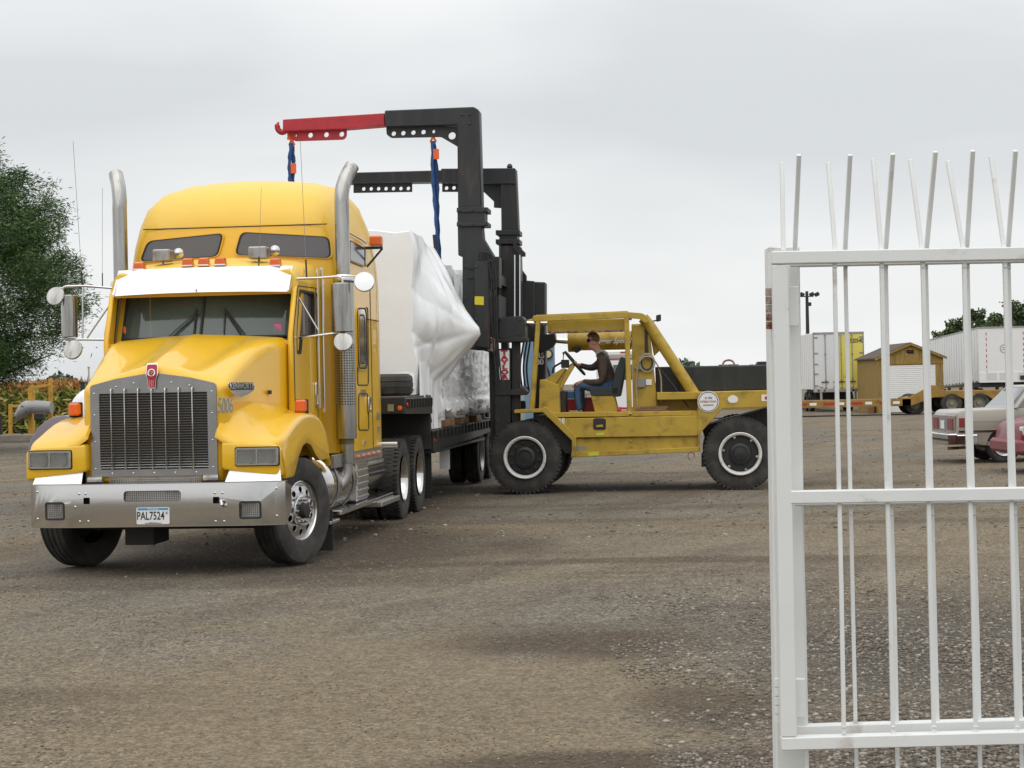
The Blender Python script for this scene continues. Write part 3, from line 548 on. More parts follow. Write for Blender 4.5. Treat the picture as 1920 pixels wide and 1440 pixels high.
# chrome fillers between fenders and bumper
plate('bumper_filler', WHT_M, truck, [(.70, .87), (1.225, .87), (1.205, .975), (.86, .995), (.80, 1.13), (.775, 1.13)], [], .012, lambda u, v, w: (1.135+w-.05*(v-.87)/.1, u, v))
plate('bumper_filler', WHT_M, truck, [(-.66, .87), (-1.125, .87), (-1.105, .955), (-.72, .985), (-.66, 1.10)], [], .012, lambda u, v, w: (1.135+w-.05*(v-.87)/.1, u, v))
for s in (1, -1): MB().lathe([(.035, -.07), (.035, .07)], 1, (1.06, s*.55, .90), 12, True).build('hood_hinge', ALUD, truck)
# turn signals on the fenders
for (x, y) in ((-.30, 1.13), (.35, -1.07)):
    if y > 0: q = T.pl(565, 762, 1, 1.13); x, z = q.x, 1.475
    else: q = T.pl(141, 772, 0, .1); x, y, z = .1, q.y, 1.49
    o = box('turn_signal', AMB, truck, (x-.03, y-.058, z), (x+.05, y+.058, z+.125), .018); box('signal_housing', RUBD, o, (x-.05, y-.064, z-.02), (x+.0, y+.064, z+.13), .01)
# cab: roof, back, side panels with door openings, pillars, glass
def cab_sec(x, zt, zs, w=.97):
    return [(x, -w, zs-.22), (x, -w, zs-.12), (x, -w+.02, zs-.04), (x, -w+.07, zs+.02), (x, -w+.22, zs+(zt-zs)*.55), (x, -.35, zt-.01), (x, 0, zt), (x, .35, zt-.01), (x, w-.22, zs+(zt-zs)*.55), (x, w-.07, zs+.02), (x, w-.02, zs-.04), (x, w, zs-.12), (x, w, zs-.22)]
rr = [cab_sec(-.78, 2.94, 2.90), cab_sec(-.84, 2.99, 2.93), cab_sec(-1.0, 3.04, 2.96), cab_sec(-1.3, 3.10, 2.99), cab_sec(-1.7, 3.13, 3.02), cab_sec(-1.88, 3.12, 3.02), cab_sec(-1.95, 3.08, 2.98, .955)]
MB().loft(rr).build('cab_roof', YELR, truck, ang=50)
for s in (1, -1):
    zt = 2.82; out = [(-.50, 1.02), (-1.93, 1.02), (-1.93, zt), (-.86, zt), (-.74, 2.72), (-.52, 2.24)]
    win = roundpoly([(-.86, 2.73), (-1.60, 2.735), (-1.58, 2.25), (-.98, 2.24), (-.90, 2.06), (-.69, 2.06), (-.70, 2.26)], .05)
    plate('door', YEL, truck, out, [win], .05, lambda u, v, w: (u, s*.955+w, v))
    plate('window_frame', RUBD, truck, win, [roundpoly([(-.885, 2.705), (-1.575, 2.71), (-1.555, 2.275), (-.965, 2.265), (-.885, 2.085), (-.715, 2.085), (-.725, 2.27)], .04)], .056, lambda u, v, w: (u, s*.955+w, v))
    plate('side_window', TINT if s > 0 else GLW, truck, win, [], .006, lambda u, v, w: (u, s*.945+w, v))
    sm = MB(); 
    for pts in ([(-.56, 1.2), (-.56, 2.3), (-.80, 2.76), (-1.62, 2.78)], [(-1.64, 1.2), (-1.64, 2.78)]):
        sm.tube([(x, s*.982, z) for x, z in pts], .005, 4)
    sm.build('door_seam', RUBD, truck)
    MB().box((-1.955, s*.90-.02, 1.05), (-1.945, s*.90+.02, 3.0)).build('cab_seam', RUBD, truck)
plate('door_handle', CHR, truck, rrect(-1.60, 1.50, -1.50, 1.78, .04), [rrect(-1.58, 1.54, -1.52, 1.74, .02)], .02, lambda u, v, w: (u, .99+w, v))
rv = MB()
for i in range(26): rv.lathe([(.005, .979), (.004, .985), (0, .985)], 1, (-1.20, 0, 1.1+.034*i), 6)
rv.build('rivet', YEL, truck)
box('firewall', INT, truck, (-.60, -.92, 1.1), (-.56, .92, 2.16), 0); box('headliner', BLK, truck, (-1.9, -.9, 2.93), (-.98, .9, 2.96), 0); box('cab_floor', INT, truck, (-1.93, -.92, 1.15), (-.6, .92, 1.2), 0)
# windscreen: two panes meeting at a centre bar, raked back
def wsx(y, z): return -.63-.30*((z-2.24)/.68)-.17*(y/.86)**2*1.0
def wpane(s):
    y0, y1 = (.014, .845) if s > 0 else (-.845, -.014); g = 8; vs = []
    out = roundpoly([(y0, 2.262), (y1, 2.275), (y1, 2.88), (y0, 2.90)], .05)
    return out
for s in (1, -1):
    y0, y1 = (.012, .86) if s > 0 else (-.86, -.012); mb = MB(); n_ = 10
    mb.loft([[(wsx(y0+(y1-y0)*i/n_, z), y0+(y1-y0)*i/n_, z) for z in (2.255, 2.45, 2.65, 2.90)] for i in range(n_+1)], False, False); mb.build('windscreen_pane', GLW, truck, ang=60)
wf = MB()
for pts in [[(y/10*.88, 2.25) for y in range(-10, 11)], [(y/10*.88, 2.90) for y in range(-10, 11)]]:
    wf.tube([(wsx(y, z)+.006, y, z) for y, z in pts], .016, 6)
for y in (-.875, .875): wf.tube([(wsx(y, z)+.004, y, z) for z in (2.25, 2.5, 2.7, 2.9)], .016, 6)
wf.tube([(wsx(0, z)+.012, 0, z) for z in (2.25, 2.5, 2.7, 2.9)], .014, 6); wf.build('windscreen_gasket', RUBD, truck)
for s in (1, -1): MB().loft([[(wsx(.88*s, z)+.01, s*.885, z), (wsx(.88*s, z)-.02, s*.965, z), (wsx(.88*s, z)-.10, s*.965, z), (wsx(.88*s, z)-.08, s*.885, z)] for z in (2.1, 2.3, 2.5, 2.7, 2.95)]).build('windscreen_pillar', YEL, truck, ang=50)
MB().loft([[(x, y, z+.0) for y, z in ((-.93, 2.20), (-.5, 2.235), (0, 2.25), (.5, 2.235), (.93, 2.20))]+[(x, y, z-.05) for y, z in ((.93, 2.20), (0, 2.25), (-.93, 2.20))] for x in (-.56, -.95)]).build('cowl', YEL, truck)
# visor
vz = MB(); vs_ = []
for i in range(21):
    y = -.92+1.84*i/20; bx = -.50-.15*(y/.9)**2
    vs_.append([(bx-.20, y, 2.97), (bx-.02, y, 2.73-.01*(y/.9)**2), (bx, y, 2.705-.01*(y/.9)**2), (bx-.03, y, 2.71), (bx-.21, y, 2.955)])
vz.loft(vs_).build('sun_visor', WHT_M, truck, ang=40)
ends = MB()
for s in (1, -1): ends.prism([(-.85, 2.955), (-.64, 2.71), (-.70, 2.70), (-.97, 2.88)], 1, min(s*.92, s*.905), max(s*.92, s*.905))
ends.build('visor_end', WHT_M, truck)
MB().box((-.515, -.006, 2.71), (-.502, .006, 2.74)).build('visor_seam', ALUD, truck)
# wipers, stickers, interior
for (a, b, c) in (((-.60, -.33, 2.27), (-.76, -.06, 2.52), (-.30, .06, .0)), ((-.62, .42, 2.27), (-.76, .24, 2.52), (0, 0, 0))):
    w_ = MB().bar((wsx(a[1], a[2])+.03, a[1], a[2]), (wsx(b[1], b[2])+.04, b[1], b[2]), .014, .010); 
    for dz in (-.17, .0):
        p = (b[1]+(.015 if dz else 0), b[2]+dz); 
    w_.bar((wsx(b[1], b[2]+.03)+.025, b[1]-.01, b[2]+.03), (wsx(b[1]+.05, b[2]-.22)+.025, b[1]+(.0 if a[1] > 0 else -.01), b[2]-.24), .018, .014)
    w_.bar((wsx(a[1], a[2])+.03, a[1]+.04, a[2]), (wsx(b[1], b[2])+.04, b[1]+.02, b[2]), .010, .008); w_.build('wiper', RUBD, truck)
st = MB().box((wsx(.77, 2.33)-.005, .715, 2.285), (wsx(.77, 2.36)+.014, .80, 2.375)).build('sticker', PINK, truck); box('marker_lamp', AMB, truck, (wsx(-.86, 2.36)+.0, -.875, 2.31), (wsx(-.86, 2.36)+.035, -.845, 2.39), .01)
it = MB()
for s in (-.45, .45): it.box((-1.75, s-.24, 1.5), (-1.2, s+.24, 1.75)); it.box((-1.85, s-.22, 1.75), (-1.68, s+.22, 2.55)); it.box((-1.83, s-.13, 2.55), (-1.72, s+.13, 2.72))
it.build('cab_seat', INT, truck, .05); box('dashboard', INT, truck, (-1.05, -.86, 2.0), (-.64, .86, 2.23), .04); box('cab_back_panel', INT, truck, (-1.93, -.9, 1.2), (-1.9, .9, 3.0), 0)
MB().tube([(-1.20+.10*math.sin(a), .45+.22*math.cos(a), 2.12+.20*math.sin(a)) for a in [2*PI*i/20 for i in range(21)]], .014, 6).build('steering_wheel', RUBD, truck)
# roof lights, horns, cb box
for px in (262, 353, 383, 414, 517):
    q = T.pl(px, 494, 0, -.86); y = q.y; z = 3.0
    if abs(y) > .4: z = 2.975
    o = MB().loft([[(x, y-w, z+h0), (x, y-w*.8, z+h), (x, y+w*.8, z+h), (x, y+w, z+h0)] for x, w, h, h0 in ((-.80, .055, .065, 0), (-.84, .06, .078, 0), (-.93, .05, .07, 0), (-1.0, .01, .02, 0))]).build('roof_light', AMB, truck, .006); MB().box((-.99, y-.062, z-.012), (-.79, y+.062, z+.004)).build('light_base', CHR, o, .004)
for (a, b) in ((289, 321), (468, 502)):
    y0 = T.pl(a, 477, 0, -1.05).y; y1 = T.pl(b, 477, 0, -1.05).y; o = box('air_horn', ALUD, truck, (-1.15, y0, 3.065), (-.98, y1, 3.19), .012); MB().lathe([(0, -.055), (.03, -.048), (.052, -.02), (.056, 0), (.052, .02), (.03, .048), (0, .055)], 0, (-1.08, y1+.07, 3.15), 16).build('chrome_ball', CHR, o); MB().tube([(-1.06, (y0+y1)/2, 3.0), (-1.06, (y0+y1)/2, 3.08)], .012, 6).build('stem', ALUD, o)
# sleeper
def slp(x):
    k = {-1.985: (1.11, 3.52, .90), -2.02: (1.15, 3.64, .95), -2.10: (1.185, 3.78, 1), -2.25: (1.21, 3.91, 1), -2.5: (1.22, 4.01, 1), -2.8: (1.22, 4.08, 1), -3.2: (1.22, 4.12, 1), -3.6: (1.22, 4.11, 1), -3.95: (1.22, 4.05, 1), -4.15: (1.215, 3.95, 1), -4.24: (1.19, 3.82, 1), -4.27: (1.15, 3.72, 1)}[x]
    w, zt, _ = k; side = [(1.0, 1.0), (1.0, 1.5), (1.0, 2.0), (1.0, 2.5), (1.0, 2.85)]
    top = [(.985, .25), (.955, .48), (.915, .66), (.85, .82), (.75, .915), (.55, .97), (.28, .993), (0, 1)]
    up = [(w*a, z) for a, z in side]+[(w*a*(1 if zt > 3.6 else 1), 2.85+(zt-2.85)*b) for a, b in top]
    return [(x, -y, z) for y, z in up]+[(x, y, z) for y, z in up[::-1][1:]]
SX = [-1.985, -2.02, -2.10, -2.25, -2.5, -2.8, -3.2, -3.6, -3.95, -4.15, -4.24, -4.27]
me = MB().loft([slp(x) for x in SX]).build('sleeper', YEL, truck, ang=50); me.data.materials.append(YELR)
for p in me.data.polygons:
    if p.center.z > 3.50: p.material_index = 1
sm = MB()
for s in (1,): sm.tube([(x, s*(w_), 3.45-.02*k) for k, (x, w_) in enumerate([(-2.25, 1.180), (-2.5, 1.192), (-3.2, 1.196), (-3.5, 1.20)])], .006, 4)
sm.tube([(-1.983, y, 3.492) for y in (-1.0, -.5, 0, .5, 1.05)], .006, 4)
sm.tube([(x, 1.222, 2.50) for x in (-3.3, -4.1)], .005, 4); sm.tube([(-3.55, 1.222, z) for z in (1.0, 2.85)], .005, 4); sm.build('panel_seam', RUBD, truck)
def fwin(poly, nm, ax, val, th=.02, M=TINT, r=.05, out=.012):
    pts = [T.pl(px, py, ax, val) for px, py in poly]; uv = [((p.y, p.z) if ax == 0 else (p.x, p.z)) for p in pts]; o = roundpoly(uv, r, 5); cx = sum(a for a, b in o)/len(o); cz = sum(b for a, b in o)/len(o)
    inn = [(cx+(a-cx)*(1-.020/max(.05, math.hypot(a-cx, b-cz))*1.0), cz+(b-cz)*(1-.020/max(.05, math.hypot(a-cx, b-cz))*1.0)) for a, b in o]
    fn = (lambda u, v, w: (val+w, u, v)) if ax == 0 else (lambda u, v, w: (u, val+w, v))
    fr = plate(nm+'_frame', RUBD, truck, o, [inn], th+.006, fn); fr2 = plate('frame_trim', YEL, fr, [(cx+(a-cx)*1.03, cz+(b-cz)*1.05) for a, b in o], [o], th, fn); g = plate(nm, M, fr, inn, [], th*.6, fn); return fr
fwin([(262, 491), (277, 452), (420, 437), (409, 481)], 'front_window', 0, -1.975, r=.07)
fwin([(440, 478), (452, 435), (618, 444), (622, 484)], 'front_window', 0, -1.975, r=.07)
fwin([(655, 450), (684, 466), (684, 500), (655, 488)], 'side_vent_window', 1, 1.222, .012, TINT, .03)
fwin([(668, 577), (686, 577), (688, 692), (670, 692)], 'sleeper_window', 1, 1.225, .014, CHR, .12)
fwin([(672, 589), (683, 590), (685, 683), (674, 683)], 'sleeper_glass', 1, 1.240, .010, TINT, .08)
def hatch(poly, r=.06):
    uv = [(T.pl(px, py, 1, 1.226).x, T.pl(px, py, 1, 1.226).z) for px, py in poly]; o = roundpoly(uv, r); MB().tube([(a, 1.224, b) for a, b in o+[o[0]]], .007, 4).build('hatch_seam', RUBD, truck)
hatch([(671, 575), (690, 577), (691, 722), (671, 722)]); hatch([(673, 738), (690, 738), (692, 806), (673, 806)])
plate('hatch_latch', CHR, truck, rrect(-3.38, 1.42, -3.22, 1.60, .03), [rrect(-3.35, 1.45, -3.25, 1.57, .02)], .02, lambda u, v, w: (u, 1.235+w, v))
text('side_lettering', 'USDOT', GREYI, truck, .12, lambda u, v, w: (-3.0-u, 1.224+w, 1.64+v), .003, w=.8); text('side_lettering', '4006', GREYI, truck, .14, lambda u, v, w: (-3.92-u, 1.224+w, 1.36+v), .003, w=.9); text('side_lettering', '292', GREYI, truck, .12, lambda u, v, w: (-3.92-u, 1.224+w, 1.20+v), .003, w=.9)
box('sleeper_skirt', ALUD, truck, (-4.27, 1.16, .86), (-1.4, 1.20, 1.0), .004)
for k in range(5): MB().lathe([(.0, 1.245), (.025, 1.24), (.032, 1.2)], 1, (-2.62-.32*k, 0, .93), 12).build('skirt_light', mat('amber_clear_lens', (.6, .25, .15), .2, coat=.5) if k == 0 else bpy.data.materials['amber_clear_lens'], truck)
# amber lamp on bracket
q0 = T.pl(694, 443, 0, -3.5); q1 = T.pl(717, 461, 0, -3.5); lb = box('bracket_lamp', AMB, truck, (-3.56, q0.y, q1.z), (-3.44, q1.y, q0.z), .015); MB().bar((-3.5, 1.15, q1.z-.02), (-3.5, q1.y, q1.z-.02), .05, .03).bar((-3.5, 1.20, q1.z-.24), (-3.5, q1.y, q1.z-.03), .03, .02).build('lamp_bracket', BLK, lb)
# exhaust stacks, shields and elbows
for s in (1, -1):
    X, Y = -1.90, 1.235*s if s > 0 else -1.235
    MB().tube([(X, Y, .9), (X, Y, 3.72), (X-.01, Y, 3.80), (X-.03, Y+.01*s, 3.88), (X-.07, Y+.03*s, 3.97), (X-.12, Y+.06*s, 4.05), (X-.17, Y+.09*s, 4.12)], .079, 20, False).build('exhaust_stack', STK, truck, ang=60)
    MB().lathe([(.098, 2.82), (.112, 2.84), (.112, 2.90), (.095, 2.93)], 2, (X, Y, 0), 24, True).build('exhaust_clamp', CHR, truck)
    MB().lathe([(.112, 2.18), (.112, 2.84)], 2, (X, Y, 0), 24).build('heat_shield', STK, truck); MB().lathe([(.112, 1.16), (.112, 1.52)], 2, (X, Y, 0), 24).build('heat_shield', STK, truck)
    MB().perf(lambda u, v: (X+.113*math.cos(u*2*PI), Y+.113*math.sin(u*2*PI), 1.52+.66*v), 24, 24, .30).build('heat_shield', STK, truck, ang=60)
    MB().lathe([(.085, 1.1), (.085, 2.9)], 2, (X, Y, 0), 16).build('muffler', mat('hot_grey_steel', (.16, .12, .08), .5, .6) if s > 0 else bpy.data.materials['hot_grey_steel'], truck)
    MB().tube(smooth([(X, Y, 1.18), (X, Y, .62), (X+.45, Y-.55*s, .58)], .3, 8), .065, 16).build('exhaust_elbow', ALUD, truck)
MB().tube([(-1.55, 1.02, 1.5), (-1.55, 1.02, 2.98)], .012, 6).tube([(-1.68, 1.04, 1.45), (-1.68, 1.04, 3.0)], .016, 6).build('grab_rail', CHR, truck)
# tanks, steps, battery box
MB().lathe([(.0, -2.62), (.30, -2.62), (.325, -2.60), (.325, -1.35), (.30, -1.33), (.0, -1.33)], 0, (0, .88, .68), 32).build('fuel_tank', CHR, truck, ang=40)
for x in (-1.55, -2.4): MB().lathe([(.332, x-.03), (.338, x-.03), (.338, x+.03), (.332, x+.03)], 0, (0, .88, .68), 32).build('tank_strap', ALUD, truck)
MB().lathe([(.0, -5.0), (.30, -5.0), (.325, -4.98), (.325, -3.45), (.30, -3.43), (0, -3.43)], 0, (0, .80, .70), 28).build('fuel_tank', CHR, truck, ang=40)
bb = box('battery_box', ALU, truck, (-3.4, .70, .42), (-2.75, 1.18, 1.0), .02)
for k in range(7): MB().box((-3.39, 1.18, .45+.075*k), (-2.76, 1.192, .475+.075*k)).build('step_rib', ALU, bb, .003)
box('side_step', CHR, truck, (-4.7, .98, .36), (-1.5, 1.25, .41), .008); box('side_step', ALU, truck, (-4.9, .95, .30), (-3.6, 1.30, .36), .008); MB().bar((-3.0, .8, 1.08), (-3.0, 1.24, 1.08), .05).build('tank_bracket', ALU, truck)
MB().lathe([(.035, .85), (.035, 1.34)], 1, (-4.55, 0, 1.0), 12, True).build('quarter_bar', ALU, truck)
plate('step_bracket', ALU, truck, [(-.72, .62), (-1.2, .35), (-1.2, .30), (-.95, .30), (-.66, .45)], [], .02, lambda u, v, w: (u, 1.16+w, v)); box('cab_step', ALU, truck, (-1.42, .98, .30), (-.95, 1.24, .335), .006)
MB().box((-1.05, .92, .03), (-1.03, 1.24, .45)).build('mud_flap', RUBD, truck); MB().box((-8.1, .75, .12), (-8.08, 1.22, .9)).box((-8.1, -1.22, .12), (-8.08, -.75, .9)).build('mud_flap', RUBD, truck)
# mirrors
def TP(px, py, x=-.85): return T.pl(px, py, 0, x)
for s in (1, -1):
    if s > 0: a, b, c, d, e = TP(542, 523), TP(664, 517), TP(505, 640), TP(644, 623), TP(545, 532)
    else: a, b, c, d, e = TP(222, 541), TP(120, 537), TP(226, 637), TP(118, 636), TP(221, 549)
    ta, tb = (TP(664, 517), TP(686, 518)) if s > 0 else (TP(120, 540), TP(102, 542)); ymid = d.y
    top = smooth([a, TP(600, 521) if s > 0 else TP(160, 536), (b.x, ymid, b.z), (d.x, ymid, d.z), c], .06, 5)
    mo = MB().tube(top, .013, 8); mo.tube([e, TP(597, 620) if s > 0 else TP(163, 634)], .010, 6); mo.tube([(b.x, ymid*.93, b.z), tb], .008, 6); mo.tube([TP(606, 524), TP(606, 625)] if s > 0 else [TP(155, 537), TP(155, 636)], .010, 6); mir = mo.build('mirror_arm', CHR, truck, ang=60)
    if s > 0: m0, m1 = TP(622, 623), TP(659, 530)
    else: m0, m1 = TP(117, 633), TP(142, 553)
    cx, hw = (m0.y+m1.y)/2, (m1.y-m0.y)/2; sec = [(-.86+.07*math.cos(t)*1.0+.0, cx+hw*math.sin(t)) for t in [(-PI/2+PI*i/10) for i in range(11)]]+[(-.90, cx+hw), (-.90, cx-hw)]
    MB().prism([(p[0], p[1]) for p in sec], 2, m0.z, m1.z).build('mirror', STK, mir, .008, ang=30)
    for (px, py, r_) in (((683, 528, .105), (643, 640, .10)) if s > 0 else ((103, 555, .10), (136, 655, .105))):
        q = TP(px, py, -.8); MB().lathe([(0, .004), (r_*.25, .004), (r_*.93, .0), (r_, -.006), (r_, -.02), (0, -.02)], 0, (0, 0, 0), 28).xf(Matrix.Translation((-.8, q.y, q.z)) @ Matrix.Rotation(math.radians(-14), 4, 'Y') @ Matrix.Rotation(math.radians(8*s), 4, 'Z')).build('spot_mirror', ALU if (s > 0 and py < 600) else STK, mir, ang=20)  # sky reflection put into the metal tone: driver-side upper mirror pale, others dark
        MB().tube([(-.83, q.y-.03*s, q.z+.01), (-.85, ymid, q.z+(.06 if py > 600 else 0))], .007, 6).build('mirror_stem', BLK, mir)
# aerials
for (p0, p1, x, r_) in (((155, 545), (137, 265), -.85, .0025), ((192, 536), (192, 352), -.85, .002), ((575, 520), (563, 265), -.85, .0025), ((485, 500), (490, 352), -.85, .002)):
    A = TP(*p0, x); B = TP(*p1, x); ae = MB().tube([A, B], r_, 4).build('aerial', GREYI, truck)
    MB().tube([A+Vector((0, 0, -.02)), A.lerp(B, .13 if x else 0)], .009 if r_ > .002 else .006, 6).build('aerial_base', BLKI, ae)
# ------------------------------------------------------------------ drop-deck trailer behind the tractor
tr = thing('flatbed_trailer', 'black drop-deck flatbed trailer with worn wooden deck coupled behind the yellow truck', 'trailer', T.o, T.rz)
YT = 1.27
fr = MB().box((-7.95, -YT, 1.44), (-5.62, YT, 1.56)).build('upper_deck_frame', FBLK, tr, .01)
for i in range(9): MB().box((-7.93, -YT+.01+i*.2815, 1.56), (-5.64, -YT+.275+i*.2815, 1.585)).build('deck_board', DECK, tr, .004)
MB().box((-5.64, -YT, 1.36), (-5.58, YT, 1.575)).build('front_bulkhead', BLK, tr, .008)
MB().prism([(-5.6, 1.36), (-5.6, 1.50), (-7.95, 1.50), (-7.95, 1.32)], 1, YT-.05, YT+.0).build('side_rail', FBLK, tr)
MB().prism([(-7.75, 1.36), (-7.75, 1.44), (-5.9, 1.44), (-5.9, 1.36)], 1, -1.1, YT-.12).build('side_rail', BLK, tr)
for k in range(9): MB().box((-5.85-.24*k, YT, 1.43), (-5.80-.24*k, YT+.035, 1.55)).build('stake_pocket', FBLK, tr, .004)
for px in (750, 772):
    q = T.pl(px, 765, 0, -5.57) if px < 760 else None
    if q: MB().lathe([(.032, -5.57), (.032, -5.555), (0, -5.55)], 0, (0, q.y, q.z), 14).build('marker_light', AMB, tr); MB().box((-5.575, q.y-.16, q.z-.04), (-5.565, q.y-.08, q.z+.05)).build('reflector_plate', ALUD, tr)
MB().lathe([(.032, YT+.0), (.032, YT+.02), (0, YT+.022)], 1, (-5.72, 0, 1.47), 14).build('marker_light', REDL, tr)
MB().box((-8.02, -YT+.05, .82), (-7.90, YT-.03, 1.50)).build('drop_plate', BLK, tr)
MB().box((-17.5, -YT, .98), (-7.95, YT, 1.08)).build('lower_deck', FBLK, tr, .01)
MB().prism([(-7.95, .80), (-7.95, 1.06), (-17.5, 1.06), (-17.5, .92), (-12, .82)], 1, YT-.04, YT).prism([(-7.95, .76), (-7.95, .80), (-14, .80), (-14, .76)], 1, YT-.12, YT+.01).build('side_beam', FBLK, tr)
for k in range(22): MB().box((-8.3-.4*k, YT, .95), (-8.22-.4*k, YT+.04, 1.08)).build('stake_pocket', FBLK, tr, .004)
for k in range(9): MB().box((-17.4, -YT+.01+k*.2815, 1.08), (-8.05, -YT+.275+k*.2815, 1.10)).build('deck_board', DECK, tr, 0)
MB().lathe([(.03, YT+.0), (.03, YT+.02), (0, YT+.022)], 1, (-8.12, 0, .93), 14).build('marker_light', REDL, tr)
for s in (.45, -.45): MB().box((-17, s-.07, .6), (-5.7, s+.07, .98)).build('main_beam', BLK, tr)
MB().box((-9.1, .5, .15), (-8.95, .62, .9)).box((-9.1, -.62, .15), (-8.95, -.5, .9)).build('landing_gear', BLK, tr)
MB().box((-10.4, 1.0, .42), (-10.38, 1.16, .78)).build('hanging_tag', WHITE, tr)
for x in (-14.2, -15.6):
    for s in (1, -1):
        o = MB().lathe([(.28, .13*s), (.26, .08*s), (.24, -.02*s), (.12, -.02*s), (.1, .05*s), (0, .05*s)], 1, n=28).build('wheel', ALUD, tr); o.location = (x, s*1.07, .49)
        tyre(.49, .28, .25, n=32).build('tyre', RUB, o); tyre(.49, .28, .25, (0, -.30*s, 0), n=32).build('tyre', RUB, o)
# spare tyre lying on the deck
sp = tag(MB().lathe([(.30, -.11), (.33, -.14), (.46, -.145), (.505, -.11), (.52, -.05), (.51, -.045), (.51, -.035), (.52, -.03), (.52, .03), (.51, .035), (.51, .045), (.52, .05), (.505, .11), (.46, .145), (.33, .14), (.30, .11)], 2, (0, 0, 0), 40).build('spare_tyre', RUB), 'black spare tyre lying flat on the upper deck against the white wrap', 'tyre')
sp.location = T.w((-6.45, .72, 1.735)); sp.rotation_euler = (0, 0, 0)
# ------------------------------------------------------------------ shrink-wrapped load
lo_ = thing('wrapped_cargo', 'tall machine shrink-wrapped in white film with a pointed bulge, chained on the trailer', 'cargo', T.o, T.rz)
def wob(x, y, z, k=1.): return k*(.020*math.sin(3.1*x+5*z)+.014*math.sin(7.3*z-4.1*x+1.3*y)+.010*math.sin(13*x+3*y))
xs_ = [-7.2-.07*i for i in range(0, 77)]
def zt_(x): return 3.85 if x > -8.2 else 3.85+(x+8.2)*.07-.06*math.sin((x+8.2)*3)**2
rings = []
tipx, tipz, tipy = -9.3, 2.50, 1.84
for x in xs_:
    zt = zt_(x); zb = 1.60 if x > -7.95 else 1.14; n_ = 72; ring = []
    base = 1.19
    for j in range(n_+1):          # near side, bottom to top
        z = zb+(zt-zb)*j/n_; d = math.hypot((x-tipx)/(2.1 if x > tipx else 1.0), (z-tipz)/(1.28 if z > tipz else .95)); cone = max(0, 1-d)
        y = base+(tipy-base)*(min(.95, cone)**1.25 if d < 1 else 0)
        y += .09*math.exp(-((x+8.2)/.25)**2)*max(0, min(1, (z-2.3)/1.3))*math.sin((z-zb)/(zt-zb)*PI) - (.16*math.exp(-((x+10.45)/.28)**2) if z > 2.6 else 0)
        th = math.atan2(z-tipz, x-tipx); fold = abs(math.sin(4.5*th+.7*math.sin(3*d)))**.35; y -= (.055*(1-fold)+.03*(1-abs(math.sin(8.3*th+1))**.4))*min(1, d*1.5)*(1 if z > zb+.15 else 0)
        dx_ = (x+7.2); fz = max(0, min(1, (zt-z)/1.4)); y += .020*math.sin(dx_*16+fz*3+2*math.sin(z*2))*fz*(1-fz)*3*(1 if x < -7.4 else 0)
        y -= .05*(j/n_)**10; y += wob(x, y, z, .8 if j < n_ else 0); ring.append((x, y, z-(.0 if j < n_ else 0)))
    for j in range(1, 13): y = 1.12-2.27*j/12; ring.append((x, y, zt+.03*math.sin(j*1.1+x*2)-(.05 if j == 12 else 0)))
    for j in range(1, 14): z = zt-(zt-zb)*j/13; ring.append((x, -1.17+wob(x, 0, z), z))
    for j in range(1, 8): ring.append((x, -1.17+2.3*j/8, zb+.01))
    rings.append(ring)
fr0 = [(x+.035, y*.985, z*.996) for x, y, z in rings[0]]; rings = [[(x+.045, y*.8, 2.7+(z-2.7)*.82) for x, y, z in rings[0]], fr0]+rings
MB().loft(rings).build('shrink_wrap', FILM, lo_, ang=55)
# lower film apron hanging over the drop and the silver-wrapped rear half
ap = MB(); rr = []
for i in range(0, 22):
    t = i/21; x = -7.22-.10*i; zlow = 1.60-(.10+.52*min(1, max(0, (i-6)/4))); zlow = max(1.0, zlow)+.03*math.sin(i*2.2)
    rr.append([(x, 1.21+.04*math.sin(i*1.9)+.006*j*math.sin(i*.9), zlow+(2.05-zlow)*(1-j/5)) for j in range(6)])
ap.loft(rr, False, False); ap.loft([[(-7.16+.03*math.sin(y*9)*.4+.010*j, y, 1.90-.060*j+.02*math.sin(y*7)) for j in range(5)] for y in [-1.15+.1*k for k in range(24)]], False, False); ap.build('film_apron', FILM, lo_, ang=180)
def silver(x0, x1, zb, zt, y0, y1, nm, M, folds=.05, seed=1, n1=70, n2=34):
    r = np.random.default_rng(seed); g = MB(); R2 = []
    for i in range(n1+1):
        x = x0+(x1-x0)*i/n1; ring = []
        for j in range(n2+1):
            z = zb+(zt-zb)*j/n2; f = folds*(.6*math.sin(x*11+2*math.sin(z*3))*(1-.4*j/n2)+.5*math.sin(x*23+z*4)+.35*r.standard_normal()*.5); ring.append((x, y1+f+(.10 if j < 5 else 0)*math.sin(x*6)**2, z+(.06*math.sin(x*5.3)+.03*math.sin(x*13) if j == 0 else 0)))
        ring += [(x, y1-.05-(y1-y0)*k/6, zt) for k in range(1, 7)]+[(x, y0, zt-(zt-zb)*k/5) for k in range(1, 6)]; R2.append(ring)
    return g.loft(R2).build(nm, M, lo_, ang=180)
silver(-8.75, -16.2, 1.30, 2.75, -1.2, 1.27, 'silver_film', FOIL, .045, 3)
silver(-12.3, -16.3, 2.7, 3.62, -1.18, 1.14, 'rear_wrap', FILM, .02, 5, 30, 10)
